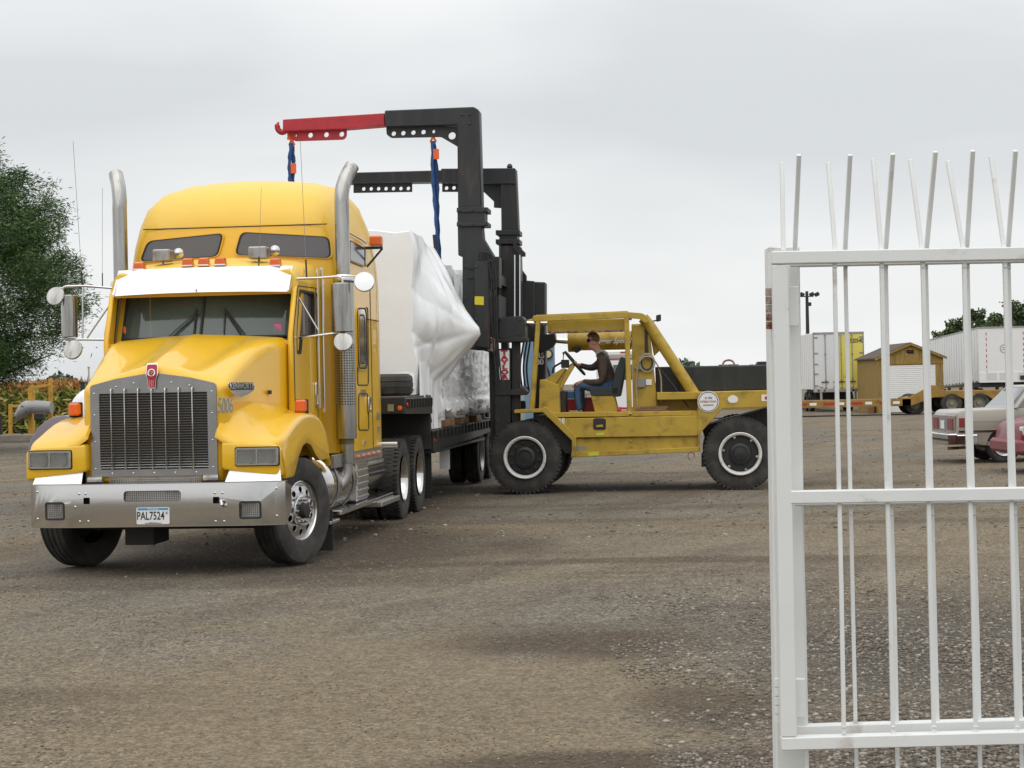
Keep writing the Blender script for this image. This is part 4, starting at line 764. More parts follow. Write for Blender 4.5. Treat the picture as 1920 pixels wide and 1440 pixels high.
# frames and timber below the load
for k in range(9):
    x = -9.9-.75*k; tg = MB().tube([(x+.30*math.cos(a), 1.15, 1.13+.16*math.sin(a)) for a in [PI*i/8 for i in range(9)]], .03, 6).build('skid_arch', mat('dark_green_steel', (.02, .06, .045), .5) if k == 0 else bpy.data.materials['dark_green_steel'], lo_)
MB().box((-16.2, -1.1, 1.12), (-9.4, 1.08, 1.32)).build('skid_frame', BLK, lo_)
for i, (px, py, w_, lab) in enumerate([(833, 796, .5, 'short timber block wedged under the film at the front of the lower deck'), (862, 789, .45, 'timber block in the middle of the row on the deck edge under the load'), (889, 791, .35, 'rear timber block on the deck edge, nearest the forklift mast')]):
    q = T.pl(px, py, 1, 1.2); o = tag(box('timber_block', WOOD, None, (-w_, -.35, -.05), (w_, .05, .045), .006), lab, 'timber', 'timber blocks under the load'); o.location = T.w((q.x, 1.24, 1.155)); o.rotation_euler = (0, 0, T.rz)

# ------------------------------------------------------------------ forklift with two rigging booms
L_ = Fr((0.17, 28.35), 174)
fk = thing('forklift', 'large yellow open-cab forklift with black mast and two tall lifting booms', 'forklift', L_.o, L_.rz)
def LP(pts, y): return [((q := L_.pl(px, py, 1, y)).x, q.z) for px, py in pts]
def side(name, M, pts, y, th, bevel=.008, parent=None, dx=0):     # profile seen from the side, given real width th going away from the camera
    return MB().prism(LP(pts, y), 1, y, y-th).build(name, M, parent or fk, bevel)
# wheels
def fwheel(x, y, dual=False, rear=False, s=1):
    o = MB().lathe([(.325, .02*s), (.335, .05*s), (.322, .06*s), (.295, .045*s), (.285, .0), (.275, -.04*s)], 1, n=40).build('wheel', WRIM, fk, ang=40); o.location = (x, y, .565)
    ty = tyre(.572, .322, .34, (0, -.15*s, 0), n=64, lug=52, groove=2); ty.build('tyre', RUB, o)
    MB().lathe([(.28, -.02*s), (.265, -.05*s), (.17, -.05*s), (.165, .03*s), (.13, .06*s), (.11, .06*s), (.10, .04*s if not rear else .09*s), (0, .045*s if not rear else .10*s)], 1, n=32).build('hub', FBLK, o, ang=30)
    for i in range(10 if not rear else 6):
        a = 2*PI*i/(10 if not rear else 6)+.2; r_ = .225 if not rear else .262; MB().lathe([(.022, -.05*s), (.022, .01*s), (0, .015*s)], 1, (r_*math.cos(a), 0, r_*math.sin(a)), 8).build('lug_nut', FBLK if not rear else ALUD, o)
    if dual: tyre(.572, .322, .34, (0, -.55*s, 0), n=56, lug=52, groove=2).build('tyre', RUB, o)
    return o
fwheel(-.01, -.0, True); fwheel(-3.35, -.05, False, True); fwheel(-.01, -2.45, True, s=-1); fwheel(-3.35, -2.4, False, True, s=-1)
# body
side('fender', FYEL, [(964, 775), (1018, 773), (1072, 826), (1072, 857), (1080, 857), (1080, 818), (1023, 762), (1016, 766), (964, 768)], .06, .55)
side('body_panel', FYEL, [(1024, 774), (1050, 785), (1310, 779), (1310, 817), (1073, 821), (1066, 812)], .03, .08)
side('body_panel', FYEL, [(1073, 822), (1310, 816), (1310, 842), (1073, 853)], -.03, .05)
side('lower_rail', FYEL, [(1071, 849), (1313, 838), (1313, 847), (1071, 858)], .05, .12)
side('frame', BLK, [(1000, 780), (1310, 778), (1310, 842), (1060, 850)], -.12, 2.2, 0)
side('step_deck', FYEL, [(1024, 774), (1308, 770), (1310, 779), (1024, 783)], .0, 2.35)
side('rear_body', FYEL, [(1308, 735), (1466, 731), (1466, 762), (1355, 766), (1313, 812), (1313, 846), (1309, 846)], .05, .10)
side('rear_deck', FYEL, [(1232, 736), (1466, 731), (1466, 745), (1232, 750)], -.08, 2.2)
side('side_plate', FYEL, [(1230, 735), (1308, 735), (1308, 776), (1232, 778)], -.45, .03)
side('axle_housing', BLK, [(1315, 800), (1463, 760), (1463, 800), (1440, 850), (1330, 850)], -.5, 1.6)
side('mud_guard', RUBD, [(1315, 850), (1330, 850), (1330, 874), (1315, 876)], -.1, .3, 0)
side('step_pocket', BLK, rrect(1112, 784, 1136, 806, 5), .036, .03, 0); side('pocket_rim', FYEL, [(1118, 797), (1130, 796), (1131, 800), (1118, 801)], .045, .01, 0)
for a in ((1118, 812, 1133, 817), (1103, 848, 1123, 855)): side('sticker', mat('yellow_green_sticker', (.55, .55, .05), .5) if a[0] == 1118 else bpy.data.materials['yellow_green_sticker'], [(a[0], a[1]), (a[2], a[1]-1), (a[2], a[3]-1), (a[0], a[3])], .052 if a[1] > 830 else .036, .004, 0)
side('bare_patch', GREYI, roundpoly([(1078, 837), (1098, 836), (1100, 843), (1080, 845)], 3), -.027, .002, 0)
for px, py in ((1183, 827), (1183, 836), (1075, 838), (1310, 790), (1311, 830)):
    q = LP([(px, py)], .0)[0]; MB().lathe([(.02, -.035), (.02, .0), (0, .004)], 1, (q[0], 0, q[1]), 8).build('bolt', FYEL, fk)
MB().tube([(LP([(1296, 855)], .08)[0][0]+.05*math.cos(a), .08, LP([(1296, 855)], .08)[0][1]+.06*math.sin(a)) for a in [2*PI*i/16 for i in range(17)]], .008, 6).build('tow_ring', RUST, fk)
# logos and numbers (unreadable in the photograph except the shapes)
c = LP([(1328, 753)], .06)[0]; dsc = MB().lathe([(.165, .055), (.165, .062), (0, .062)], 1, (c[0], 0, c[1]), 32).build('round_logo', WHITE, fk)
MB().lathe([(.152, .062), (.152, .066), (.143, .066), (.143, .062)], 1, (c[0], 0, c[1]), 32).build('logo_ring', BLKI, dsc)
text('logo_lettering', 'OPERATION', RED, dsc, .045, lambda u, v, w: (c[0]-u, .066+w, c[1]+v), .003); text('logo_lettering', 'in the', BLKI, dsc, .05, lambda u, v, w: (c[0]-u, .066+w, c[1]+.06+v), .003, shear=.3); MB().box((c[0]-.08, .064, c[1]-.06), (c[0]+.08, .067, c[1]-.045)).build('logo_line', GREYI, dsc)
side('sticker', WHITE, roundpoly([(1364, 746), (1373, 740), (1383, 744), (1384, 753), (1374, 756), (1366, 754)], 4), .054, .004, 0); side('sticker', WHITE, [(1428, 740), (1440, 740), (1440, 752), (1428, 752)], .054, .004, 0); side('sticker', RED, [(1434, 743), (1440, 743), (1440, 749), (1434, 749)], .058, .004, 0)
q = LP([(1053, 790)], .04)[0]; text('number', '18', WHITE, fk, .13, lambda u, v, w: (q[0]-u, .034+w, q[1]+v), .004, w=.75, bold=.002)
# cowl, dash, seat pedestal
side('front_cowl', FYEL, [(1012, 712), (1020, 711), (1047, 722), (1050, 783), (1024, 776), (1010, 771)], -.08, 1.0)
side('steering_console', FYEL, [(1022, 711), (1055, 690), (1066, 696), (1048, 728), (1030, 720)], -.35, .5); side('console_edge', FYEL, [(1060, 697), (1078, 676), (1082, 679), (1052, 730), (1048, 728)], -.33, .08)
side('floor_box', BLK, [(1050, 734), (1060, 734), (1060, 780), (1050, 780)], -.3, .8, 0)
side('seat_pedestal', FYEL, [(1108, 742), (1151, 742), (1161, 781), (1117, 781)], -.28, .5)
seat = side('seat_cushion', SEATV, roundpoly([(1104, 728), (1160, 726), (1160, 741), (1108, 743)], 5), -.27, .55, .03)
side('seat_back', SEATV, roundpoly([(1164, 668), (1173, 672), (1172, 690), (1162, 744), (1147, 744), (1146, 728), (1152, 700)], 4), -.27, .55, .03)
# levers and steering wheel
sw0 = L_.pl(1076, 681, 1, -.56); ctr = L_.pl(1078, 685, 1, -.55)
a0, a1 = L_.pl(1060, 660, 1, -.55), L_.pl(1096, 702, 1, -.55); cw = (a0+a1)/2; ax_ = (a1-a0).normalized(); rad_ = (a1-a0).length/2
stw = MB().tube([cw+ax_*rad_*math.cos(a)+Vector((0, 1, 0))*rad_*math.sin(a) for a in [2*PI*i/28 for i in range(29)]], .019, 8)
for a in (.3, 2.4, 4.5): stw.tube([cw, cw+ax_*rad_*math.cos(a)+Vector((0, 1, 0))*rad_*math.sin(a)], .011, 6)
base_ = L_.pl(1063, 706, 1, -.55); stw.tube([cw, base_], .025, 8); stw.build('steering_wheel', RUBD, fk)
lv = L_.pl(1055, 683, 1, -.5)
MB().tube(smooth([L_.pl(1036, 700, 1, -.45), L_.pl(1038, 688, 1, -.45), L_.pl(1056, 678, 1, -.45)], .1), .018, 6).build('control_hose', RUBD, fk)
MB().box(L_.pl(1052, 690, 1, -.4)[:], (lv.x-.1, -.6, lv.z+.07)).build('lever_box', BLK, fk, .01)
MB().tube([lv, L_.pl(1057, 662, 1, -.5)], .008, 6).tube([L_.pl(1057, 665, 1, -.5), L_.pl(1056, 660, 1, -.5)], .016, 6).build('gear_lever', BLK, fk); MB().tube([L_.pl(1041, 722, 1, -.3), L_.pl(1062, 692, 1, -.3)], .008, 6).build('brake_cable', BLK, fk)
for k, (px, py, mm) in enumerate([(1066, 725, 'w'), (1062, 745, 'r'), (1072, 750, 'y'), (1068, 735, 'b')]):
    pass
# overhead guard
def roofbar(name, pts, y0, y1, dz=0): return None
for yy in (-.05, -1.25):
    nm = side('roof_rail', FYEL, roundpoly([(1000, 592), (1176, 585), (1203, 587), (1213, 592), (1219, 604), (1209, 606), (1200, 598), (1175, 596), (1000, 603)], 4), yy, .09, .006)
side('roof_front_beam', FYEL, [(999, 592), (1007, 591), (1007, 603), (999, 603)], -.14, 1.1); side('roof_rear_beam', FYEL, [(1172, 586), (1180, 586), (1180, 596), (1172, 596)], -.14, 1.1)
for k in range(5): y = -.3-.19*k; MB().bar((LP([(1003, 590)], -.1)[0][0], y, 2.775), (LP([(1176, 586)], -.1)[0][0], y, 2.80), .03, .05).build('roof_bar', FYEL, fk)
for yy in (-.05, -1.25):
    side('guard_post', FYEL, [(1005, 600), (1013, 600), (1002, 772), (992, 772)], yy, .09); side('guard_post', FYEL, [(1170, 594), (1179, 594), (1185, 779), (1176, 779)], yy, .09)
MB().lathe([(.02, 0), (.05, .01), (.02, .03)], 1, (LP([(1182, 778)], 0)[0][0], 0, LP([(1182, 778)], 0)[0][1]), 8).build('post_foot', FYEL, fk)
# towers and rear braces
for yy in (-.32, -2.0):
    side('tower', FYEL, [(1184, 610), (1206, 608), (1217, 612), (1225, 690), (1234, 776), (1187, 778)], yy, .30, .012)
    a = LP([(1206, 596), (1219, 612), (1306, 745)], yy); MB().tube(smooth([(a[0][0], yy, a[0][1]), (a[1][0], yy, a[1][1]), (a[2][0], yy, a[2][1])], .15), .088, 16).build('diagonal_brace', FYEL, fk)
side('tower_plate', FYEL, [(1216, 612), (1224, 620), (1240, 655), (1226, 668)], -.45, .04); side('tower_cross_tie', FYEL, [(1184, 608), (1210, 606), (1210, 622), (1184, 624)], -.62, 1.4)
side('brace_gusset', FYEL, [(1290, 718), (1308, 735), (1308, 752), (1286, 722)], -.27, .02)
side('counterweight', FBLK, [(1274, 687), (1466, 683), (1466, 731), (1300, 735), (1274, 735)], -.45, 1.75, .02); side('counterweight_front', FBLK, [(1228, 688), (1275, 687), (1275, 736), (1230, 736)], -.8, 1.2, .01)
side('counterweight_cap', FBLK, [(1420, 678), (1466, 677), (1466, 684), (1420, 685)], -.7, .8, .01)
rg = LP([(1366, 681)], -1.2)[0]; MB().tube([(rg[0]+.09*math.cos(a), -1.2, rg[1]-.02+.07*math.sin(a)) for a in [PI*i/10 for i in range(11)]], .018, 6).box((rg[0]-.16, -1.3, rg[1]-.06), (rg[0]+.16, -1.1, rg[1]-.02)).build('lifting_lug', RUST, fk)
# cylinders
def cyl(yy, p0, p1, p2, r1, r2, nm='tilt_cylinder'):
    a, b, c_ = [(LP([p], yy)[0]) for p in (p0, p1, p2)]; A, B, C_ = [(q[0], yy, q[1]) for q in (a, b, c_)]
    o = MB().tube([B, C_], r1, 20).build(nm, FYEL, fk, ang=50); MB().tube([A, B], r2, 14).build('cylinder_rod', STEELB, o, ang=50); MB().tube([Vector(B)+Vector((.04, 0, 0)), Vector(B)-Vector((.09, 0, 0))], r1*1.15, 20).build('cylinder_gland', FYEL, o, ang=50); return o
side('cylinder_housing', FYEL, [(1026, 601), (1172, 597), (1172, 621), (1026, 625)], -.28, .30, .01); side('housing_edge', RUST, [(1026, 622), (1172, 618), (1172, 621), (1026, 625)], -.275, .01, 0)
for yy in (-.34, -.50):
    a = LP([(985, 606), (1027, 606)], yy); MB().tube([(a[0][0], yy, a[0][1]), (a[1][0], yy, a[1][1])], .035, 12).build('cylinder_rod', STEELB, fk)
a = LP([(984, 604), (999, 608)], -.4); MB().tube([(a[0][0]+.02, -.4, a[0][1]), (a[1][0], -.4, a[0][1]-.01)], [.02, .07], 10).build('rod_eye', FYEL, fk)
fc = cyl(-2.0, (1044, 638), (1070, 640), (1184, 638), .155, .05); c2_ = LP([(1149, 637)], -1.84)[0]
text('cylinder_lettering', 'Rigger Special', WHITE, fc, .125, lambda u, v, w: (c2_[0]-u, -1.838+w, c2_[1]-.02+v), .004, shear=.35, w=.86, bold=.0025)
side('valve_block', BLK, [(1074, 650), (1088, 648), (1088, 657), (1080, 662), (1073, 657)], -1.8, .2)
side('mast_bracket', FBLK, [(1012, 628), (1040, 625), (1042, 640), (1036, 650), (1020, 660), (1012, 660)], -1.85, .3)
# hoses, strap and electric box on the tower
side('hook_strap', BLK, [(1208, 602), (1213, 602), (1216, 668), (1210, 668)], -.285, .03); s0 = LP([(1213, 680)], -.25)[0]
MB().tube([(s0[0]+.085*math.cos(a), -.25, s0[1]+.11*math.sin(a)) for a in [2*PI*i/24 for i in range(25)]], .012, 6).build('hose_ring', RUBD, fk)
for dr in (.105, .125): MB().tube([(s0[0]+dr*math.cos(a), -.26, s0[1]+(dr+.02)*math.sin(a)) for a in [2*PI*i/24 for i in range(25)]], .010, 6).build('hose_loop', GREYF, fk)
hp = LP([(1195, 764), (1192, 710), (1197, 680), (1208, 668), (1222, 669), (1234, 685), (1240, 710), (1240, 755)], -.24); MB().tube(smooth([(x, -.24, z) for x, z in hp], .3, 6), .013, 6).build('air_hose', mat('pale_rubber_hose', (.42, .32, .22), .7), fk, ang=60)
MB().tube([(q_[0], -.2, q_[1]) for q_ in LP([(1234, 688), (1262, 722), (1292, 765)], -.2)], .012, 6).build('hose', BLK, fk)
side('switch_box', GREYI, [(1194, 710), (1210, 709), (1210, 726), (1194, 727)], -.27, .04); side('switch_label', WHITE, [(1211, 711), (1222, 711), (1222, 722), (1211, 722)], -.30, .01, 0); side('work_clamp', ALUD, [(1190, 688), (1204, 688), (1204, 693), (1190, 693)], -.27, .05)
a = LP([(1219, 603), (1236, 600)], -.4); mm = MB().tube([(a[0][0], -.4, a[0][1]), (a[1][0], -.4, a[1][1])], .012, 6).build('mirror_arm', BLK, fk); side('rear_mirror', BLK, [(1230, 591), (1239, 589), (1239, 601), (1230, 603)], -.35, .2, .01, mm)
# mast: near and far uprights, cross members, carriage
MZ = .18
for yy, dx, zt in ((-.28, 0, 2.85), (-2.05, 0, 2.85)):
    MB().box((.44, yy-.26, .35), (.56, yy, 3.75)).build('mast_upright', FBLK, fk, .008)
side('mast_channel', FBLK, [(928, 655), (957, 652), (957, 845), (928, 845)], -.02, .20); side('mast_channel', FBLK, [(959, 595), (975, 595), (975, 840), (959, 840)], -.14, .12)
side('mast_channel_far', FBLK, [(1000, 528), (1023, 529), (1023, 800), (1000, 800)], -2.0, .30, .02); side('mast_channel_far', FBLK, [(975, 525), (1002, 527), (1002, 640), (975, 640)], -1.9, .1); side('far_gusset', FBLK, [(975, 500), (987, 517), (987, 530), (975, 530)], -1.9, .1)
side('tilt_hub', FBLK, roundpoly([(935, 596), (978, 592), (984, 600), (984, 636), (972, 642), (935, 640)], 3), .05, .5, .02); side('hub_flange', FBLK, [(930, 634), (986, 632), (986, 640), (930, 642)], .07, .55)
for k, z in enumerate((1.0, 1.75, 2.6, 3.3)): MB().box((.36, -2.1, z), (.50, -.2, z+.16)).build('mast_crossbar', FBLK, fk, .006)
side('mast_clamp', FBLK, [(930, 734), (982, 728), (990, 735), (985, 741), (930, 742)], .0, .3)
tp = side('name_plate', WHITE, [(936, 657), (955, 657), (955, 712), (936, 712)], -.012, .004, 0)
ca, cb_ = LP([(945.5, 657), (945.5, 712)], -.01)
for i, ch in enumerate('TAYLOR'):
    zz = ca[1]+(cb_[1]-ca[1])*(i+.5)/6; text('name_lettering', ch, RED, tp, .088, lambda u, v, w, zz=zz: (ca[0]-u, -.008+w, zz+v), .004, w=1.6, bold=.006)
q1 = LP([(1013, 667), (1012, 679)], -1.97)
text('mast_lettering', 'RS', WHITE, fk, .13, lambda u, v, w: (q1[0][0]-u, -1.985+w, q1[0][1]+v), .004, bold=.004); text('mast_lettering', '80', WHITE, fk, .13, lambda u, v, w: (q1[1][0]-u, -1.985+w, q1[1][1]+v), .004, bold=.004)
# lift chains / polished rods
for px, t in ((964.5, .5), (974, .8)): a = LP([(px, 478), (px, 596)], -.75); MB().tube([(a[0][0], -.75, a[0][1]), (a[1][0], -.75, a[1][1])], .014, 8).build('chrome_rod', STEELB, fk)
for px in (984, 978, 990): a = LP([(px+4, 640), (px-4, 690), (px+2, 735)], -1.0); MB().tube(smooth([(q_[0], -1.0, q_[1]) for q_ in a], .2), .016, 6).build('hydraulic_hose', RUBD, fk)
side('headlamp', BLK, roundpoly([(968, 752), (984, 751), (984, 772), (970, 774)], 4), -.5, .2, .02); side('front_clutter', ALUD, [(966, 726), (988, 724), (988, 732), (966, 734)], -.9, .5)
# booms
def holes_(pts, r, y): return [circ(*LP([p], y)[0], r, 16) for p in pts]
def ybar(y, s=1): return lambda u, v, w: (u, y+w, v)
A_Y = .10
bA = side('lifting_boom', FBLK, [(858, 272), (850, 252), (721, 252-5), (721, 207), (888, 200), (897, 206), (898, 420), (859, 425)], A_Y, .34, .012)
bA.data.clear_geometry(); bA.data.materials.clear()
t_ = MB().prism(LP([(721, 236), (721, 207), (888, 200), (898, 206), (904, 420), (859, 425), (857, 233)], A_Y), 1, A_Y, A_Y-.34); me_ = t_.build('tmp', FBLK, None, .015).data
bA.data = me_; bpy.data.objects.remove([o for o in bpy.data.objects if o.name.startswith('tmp')][0])
plate('boom_hole_plate', FBLK, bA, LP(roundpoly([(721, 236), (822, 234), (858, 236), (858, 274), (824, 254), (730, 256), (722, 250)], 3), A_Y), holes_([(735, 248), (753, 247), (772, 246), (791, 245)], .038, A_Y)+holes_([(845, 252)], .06, A_Y)+holes_([(811, 244)], .03, A_Y), .06, ybar(A_Y-.17))
rb = side('boom_extension', RED, [(530, 224), (721, 212), (721, 235), (646, 241), (530, 246)], A_Y-.03, .26, .01, bA)
plate('extension_hole_plate', RED, bA, LP(roundpoly([(538, 242), (646, 238), (646, 252), (641, 259), (548, 262), (538, 254)], 4), A_Y), holes_([(578, 251), (608, 250), (637, 249)], .042, A_Y)+holes_([(549, 252)], .03, A_Y), .06, ybar(A_Y-.17))
hk = [(q_[0], A_Y-.17, q_[1]) for q_ in LP([(532, 236), (531, 244), (523, 246), (516, 240), (515, 232), (518, 226)], A_Y)]; MB().tube(smooth(hk, .06, 4), [.055]*3+[.045]*(len(smooth(hk, .06, 4))-6)+[.035, .025, .012], 8).build('boom_hook', RED, bA, ang=60)
for yy in ((390, 399), (417, 425)):
    MB().prism(LP([(857, yy[0]), (915, yy[0]-1), (915, yy[1]-1), (857, yy[1])], A_Y), 1, A_Y+.05, A_Y-.42).build('boom_collar', FBLK, bA, .006)
MB().prism(LP([(858, 398), (909, 397), (909, 418), (858, 418)], A_Y), 1, A_Y+.02, A_Y-.38).build('boom_socket', FBLK, bA, .006)
side('socket_body', FBLK, [(858, 424), (903, 423), (905, 446), (926, 481), (936, 481), (936, 540), (925, 540), (915, 552), (915, 640), (905, 655), (867, 655), (867, 479), (859, 479)], A_Y, .36, .01, bA)
side('fork_carriage', FBLK, [(889, 491), (917, 488), (919, 655), (889, 649)], A_Y+.12, .45, .02, bA); side('carriage_roller', FBLK, [(912, 486), (925, 486), (925, 527), (912, 527)], A_Y+.05, .3, .03, bA); side('carriage_pad', RUST, [(913, 630), (927, 634), (927, 660), (913, 657)], A_Y+.05, .3, .02, bA); side('carriage_foot', FBLK, [(867, 640), (928, 640), (928, 664), (905, 657), (887, 656), (867, 651)], A_Y-.05, .4, .01, bA); side('carriage_link', FBLK, [(920, 560), (936, 552), (936, 640), (920, 640)], A_Y-.1, 1.0, .01, bA)
side('warning_sticker', mat('yellow_sticker', (.70, .55, .02), .5), [(890, 555.5), (907, 556), (907, 572), (890, 571)], A_Y+.125, .004, 0, bA)
for k in range(2): side('hose_clip', FBLK, [(876, 500+18*k), (892, 499+18*k), (892, 503+18*k), (876, 504+18*k)], A_Y+.03, .05, 0, bA)
for i, (px, py) in enumerate([(862, 394), (885, 394), (908, 394), (862, 421), (885, 421), (908, 421), (872, 500), (872, 560), (872, 620), (893, 500), (893, 600), (893, 640), (866, 215), (880, 215), (880, 232)]):
    yo_ = A_Y+(.05 if py in (394, 421) else (.12 if px == 893 else 0)); q_ = LP([(px, py)], yo_)[0]; MB().lathe([(.022, yo_-.005), (.022, yo_+.014), (.01, yo_+.02), (0, yo_+.02)], 1, (q_[0], 0, q_[1]), 6).build('bolt', FBLK, bA)
for k, dx in enumerate((0, 5, 9)):
    pts = [L_.pl(px+dx, py, 1, A_Y+.14) for px, py in ((897, 486), (899, 470), (915, 478), (921, 520), (922, 600), (926, 660), (932, 720))]; MB().tube(smooth(pts, .1), .013, 6).build('hydraulic_hose', RUBD, fk, ang=60)
for px, py in ((932, 760), (932, 790), (952, 760), (952, 790), (940, 600), (975, 600), (940, 632), (975, 628)):
    q_ = LP([(px, py)], .0)[0]; yo_ = -.02 if py > 700 else .05; MB().lathe([(.02, yo_-.005), (.02, yo_+.012), (0, yo_+.016)], 1, (q_[0], 0, q_[1]), 6).build('bolt', FBLK, fk)
B_Y = -1.45
bB = side('lifting_boom', FBLK, [(640, 324), (827, 319), (960, 316), (967, 320), (972, 432), (940, 434), (939, 344), (827, 341), (640, 344)], B_Y, .30, .012)
side('boom_sleeve', FBLK, [(827, 316), (966, 315), (966, 345), (827, 343)], B_Y+.03, .36, .01, bB)
plate('boom_hole_plate', FBLK, bB, LP([(660, 342), (770, 341), (770, 358), (660, 360)], B_Y), holes_([(679+14*k, 352.5-.15*k) for k in range(7)], .032, B_Y), .05, ybar(B_Y-.15)); plate('boom_hole_plate', FBLK, bB, LP([(827, 340), (905, 340), (926, 360), (926, 389), (941, 389), (941, 341), (930, 357), (910, 357), (827, 358)], B_Y)[:2]+LP([(905, 358), (827, 358)], B_Y), holes_([(835, 351), (849, 350.5)], .032, B_Y), .05, ybar(B_Y-.15))
side('boom_gusset', FBLK, [(902, 342), (941, 342), (941, 390), (926, 389), (926, 378), (905, 358), (898, 356)], B_Y-.1, .06, 0, bB)
MB().lathe([(.0, .0), (.04, .01), (.05, .05), (.03, .09), (0, .10)], 2, (LP([(954, 316)], B_Y)[0][0], B_Y-.15, LP([(954, 316)], B_Y)[0][1]), 10).build('boom_bolt', FBLK, bB)
for yy in ((432, 441), (449, 458)): MB().prism(LP([(930, yy[0]), (975, yy[0]), (975, yy[1]), (930, yy[1])], B_Y), 1, B_Y+.06, B_Y-.38).build('boom_collar', FBLK, bB, .006)
side('boom_socket', FBLK, [(936, 440), (970, 440), (970, 451), (936, 451)], B_Y+.02, .36, 0, bB)
side('socket_tube', FBLK, [(935, 458), (974, 458), (978, 600), (935, 600)], B_Y+.04, .45, .03, bB); side('socket_lug', FBLK, [(962, 456), (968, 457), (985, 474), (985, 481), (976, 481), (962, 465)], B_Y+.1, .06, 0, bB); side('socket_web', FBLK, [(915, 481), (937, 481), (937, 600), (921, 600), (921, 552), (927, 540), (915, 540)], B_Y+.5, .8, .01, bB)
# slings
def sling(top, bot, y, label, M2, tagp):
    A = LP([top], y)[0]; Bq = LP([bot], y)[0]; A = Vector((A[0], y, A[1])); Bq = Vector((Bq[0], y, Bq[1])); o = thing('lifting_sling', label, 'sling', L_.w(A), L_.rz, 'blue slings on the lifting boom')
    n_ = 30; 
    for k in (-1, 1):
        pts = [(Bq-A)*t+Vector((k*(.018+.012*math.sin(t*9)*min(1, t*4)), k*.02, .0))*min(1, .25+t*5)+Vector((0, 0, 0)) for t in [.02+i*.98/n_ for i in range(n_+1)]]
        MB().tube(pts, [.030+.007*math.sin(i*1.9+k) for i in range(n_+1)], 8).build('webbing', BLUE if k < 0 else mat('blue_sling_light', (.022, .075, .21), .85, bump=.6, bscale=40, var=.3, vscale=12), o, ang=60)
    MB().tube(smooth([(0, .0, .0), (-.05, 0, .06), (-.05, 0, .2), (.05, 0, .2), (.05, 0, .06), (0, 0, 0)], .05), .022, 8).tube([(-.07, 0, .04), (.07, 0, .04)], .022, 8).tube([(0, 0, .02), (-.04, 0, -.06), (0, 0, -.12), (.04, 0, -.06), (0, 0, .02)], .018, 8).build('shackle', ORG, o, ang=60)
    d = (Bq-A); c_ = d*tagp; MB().box((c_.x-.09, .05, c_.z-.09), (c_.x-.0, .07, c_.z+.07)).build('sling_tag', ORG, o, .005); return o
sling((547, 264), (545, 470), -.07, 'blue sling hanging from the red boom tip, behind the truck sleeper roof', None, .25); s2 = sling((812, 258), (828, 600), -.07, 'long blue sling from the black boom down to the white wrapped load', None, .09)
q_s = Vector((LP([(812, 258)], -.07)[0][0], -.07, LP([(812, 258)], -.07)[0][1])); a, b_ = LP([(814, 440), (822, 530)], .02)
MB().bar(Vector((a[0], .02, a[1]))-q_s, Vector((b_[0], .02, b_[1]))-q_s, .05, .02).build('sling_sleeve', RUBD, s2)
# planks, can and parcels on the forklift deck
for i, (a, b, y0) in enumerate([((1189, 776), (1282, 774), .0), ((1189, 772), (1255, 771), -.02), ((1192, 768), (1250, 767), -.05), ((1200, 764), (1252, 763), -.08)]):
    p, q = LP([a, b], y0); o = tag(MB().bar((p[0], y0-.12, p[1]), (q[0], y0-.12, q[1]), .2, .028).build('plank', WOOD), ['longest bottom plank of the stack on the forklift deck', 'second plank from the bottom in the stack on the forklift deck', 'third plank from the bottom in the stack on the forklift deck', 'short top plank of the stack beside the forklift tower'][i], 'plank', 'planks stacked on the forklift deck'); o.location = L_.o; o.rotation_euler = (0, 0, L_.rz)
p = LP([(1161, 778)], -.1)[0]; can = thing('drink_can', 'small red and blue drink can standing on the forklift deck', 'can', L_.w((p[0], -.1, p[1])), L_.rz); MB().lathe([(0, 0), (.028, 0), (.033, .01), (.033, .065)], 2, (0, 0, 0), 14).build('can_base', mat('blue_can', (.03, .07, .35), .3, .3), can); MB().lathe([(.033, .065), (.033, .115), (.026, .125), (0, .125)], 2, (0, 0, 0), 14).build('can_top', mat('red_can', (.6, .03, .04), .3, .3), can)
bx_ = thing('clutter_box', 'red and white carton lying behind the driver legs on the forklift floor', 'carton', L_.w((LP([(1066, 770)], -.9)[0][0], -.9, LP([(1066, 770)], -.9)[0][1]))); bx_.rotation_euler = (0, 0, L_.rz+.3)
box('carton_side', RED, bx_, (-.14, -.1, 0), (.14, .1, .18), .008); box('carton_flap', WHITE, bx_, (-.15, -.12, .18), (.10, .10, .34), .008); box('carton_print', BLUEP, bx_, (-.1, .10, .2), (.05, .104, .30), 0)
tb = thing('tool_box', 'red metal tool box behind the forklift seat pedestal', 'tool box', L_.w((LP([(1104, 775)], -.95)[0][0], -.95, LP([(1104, 775)], -.95)[0][1])), L_.rz); box('tool_box_body', RED, tb, (-.16, -.1, 0), (.10, .1, .26), .01); MB().tube(smooth([(-.08, 0, .26), (-.08, 0, .31), (.04, 0, .31), (.04, 0, .26)], .02), .008, 6).build('handle', ALUD, tb)

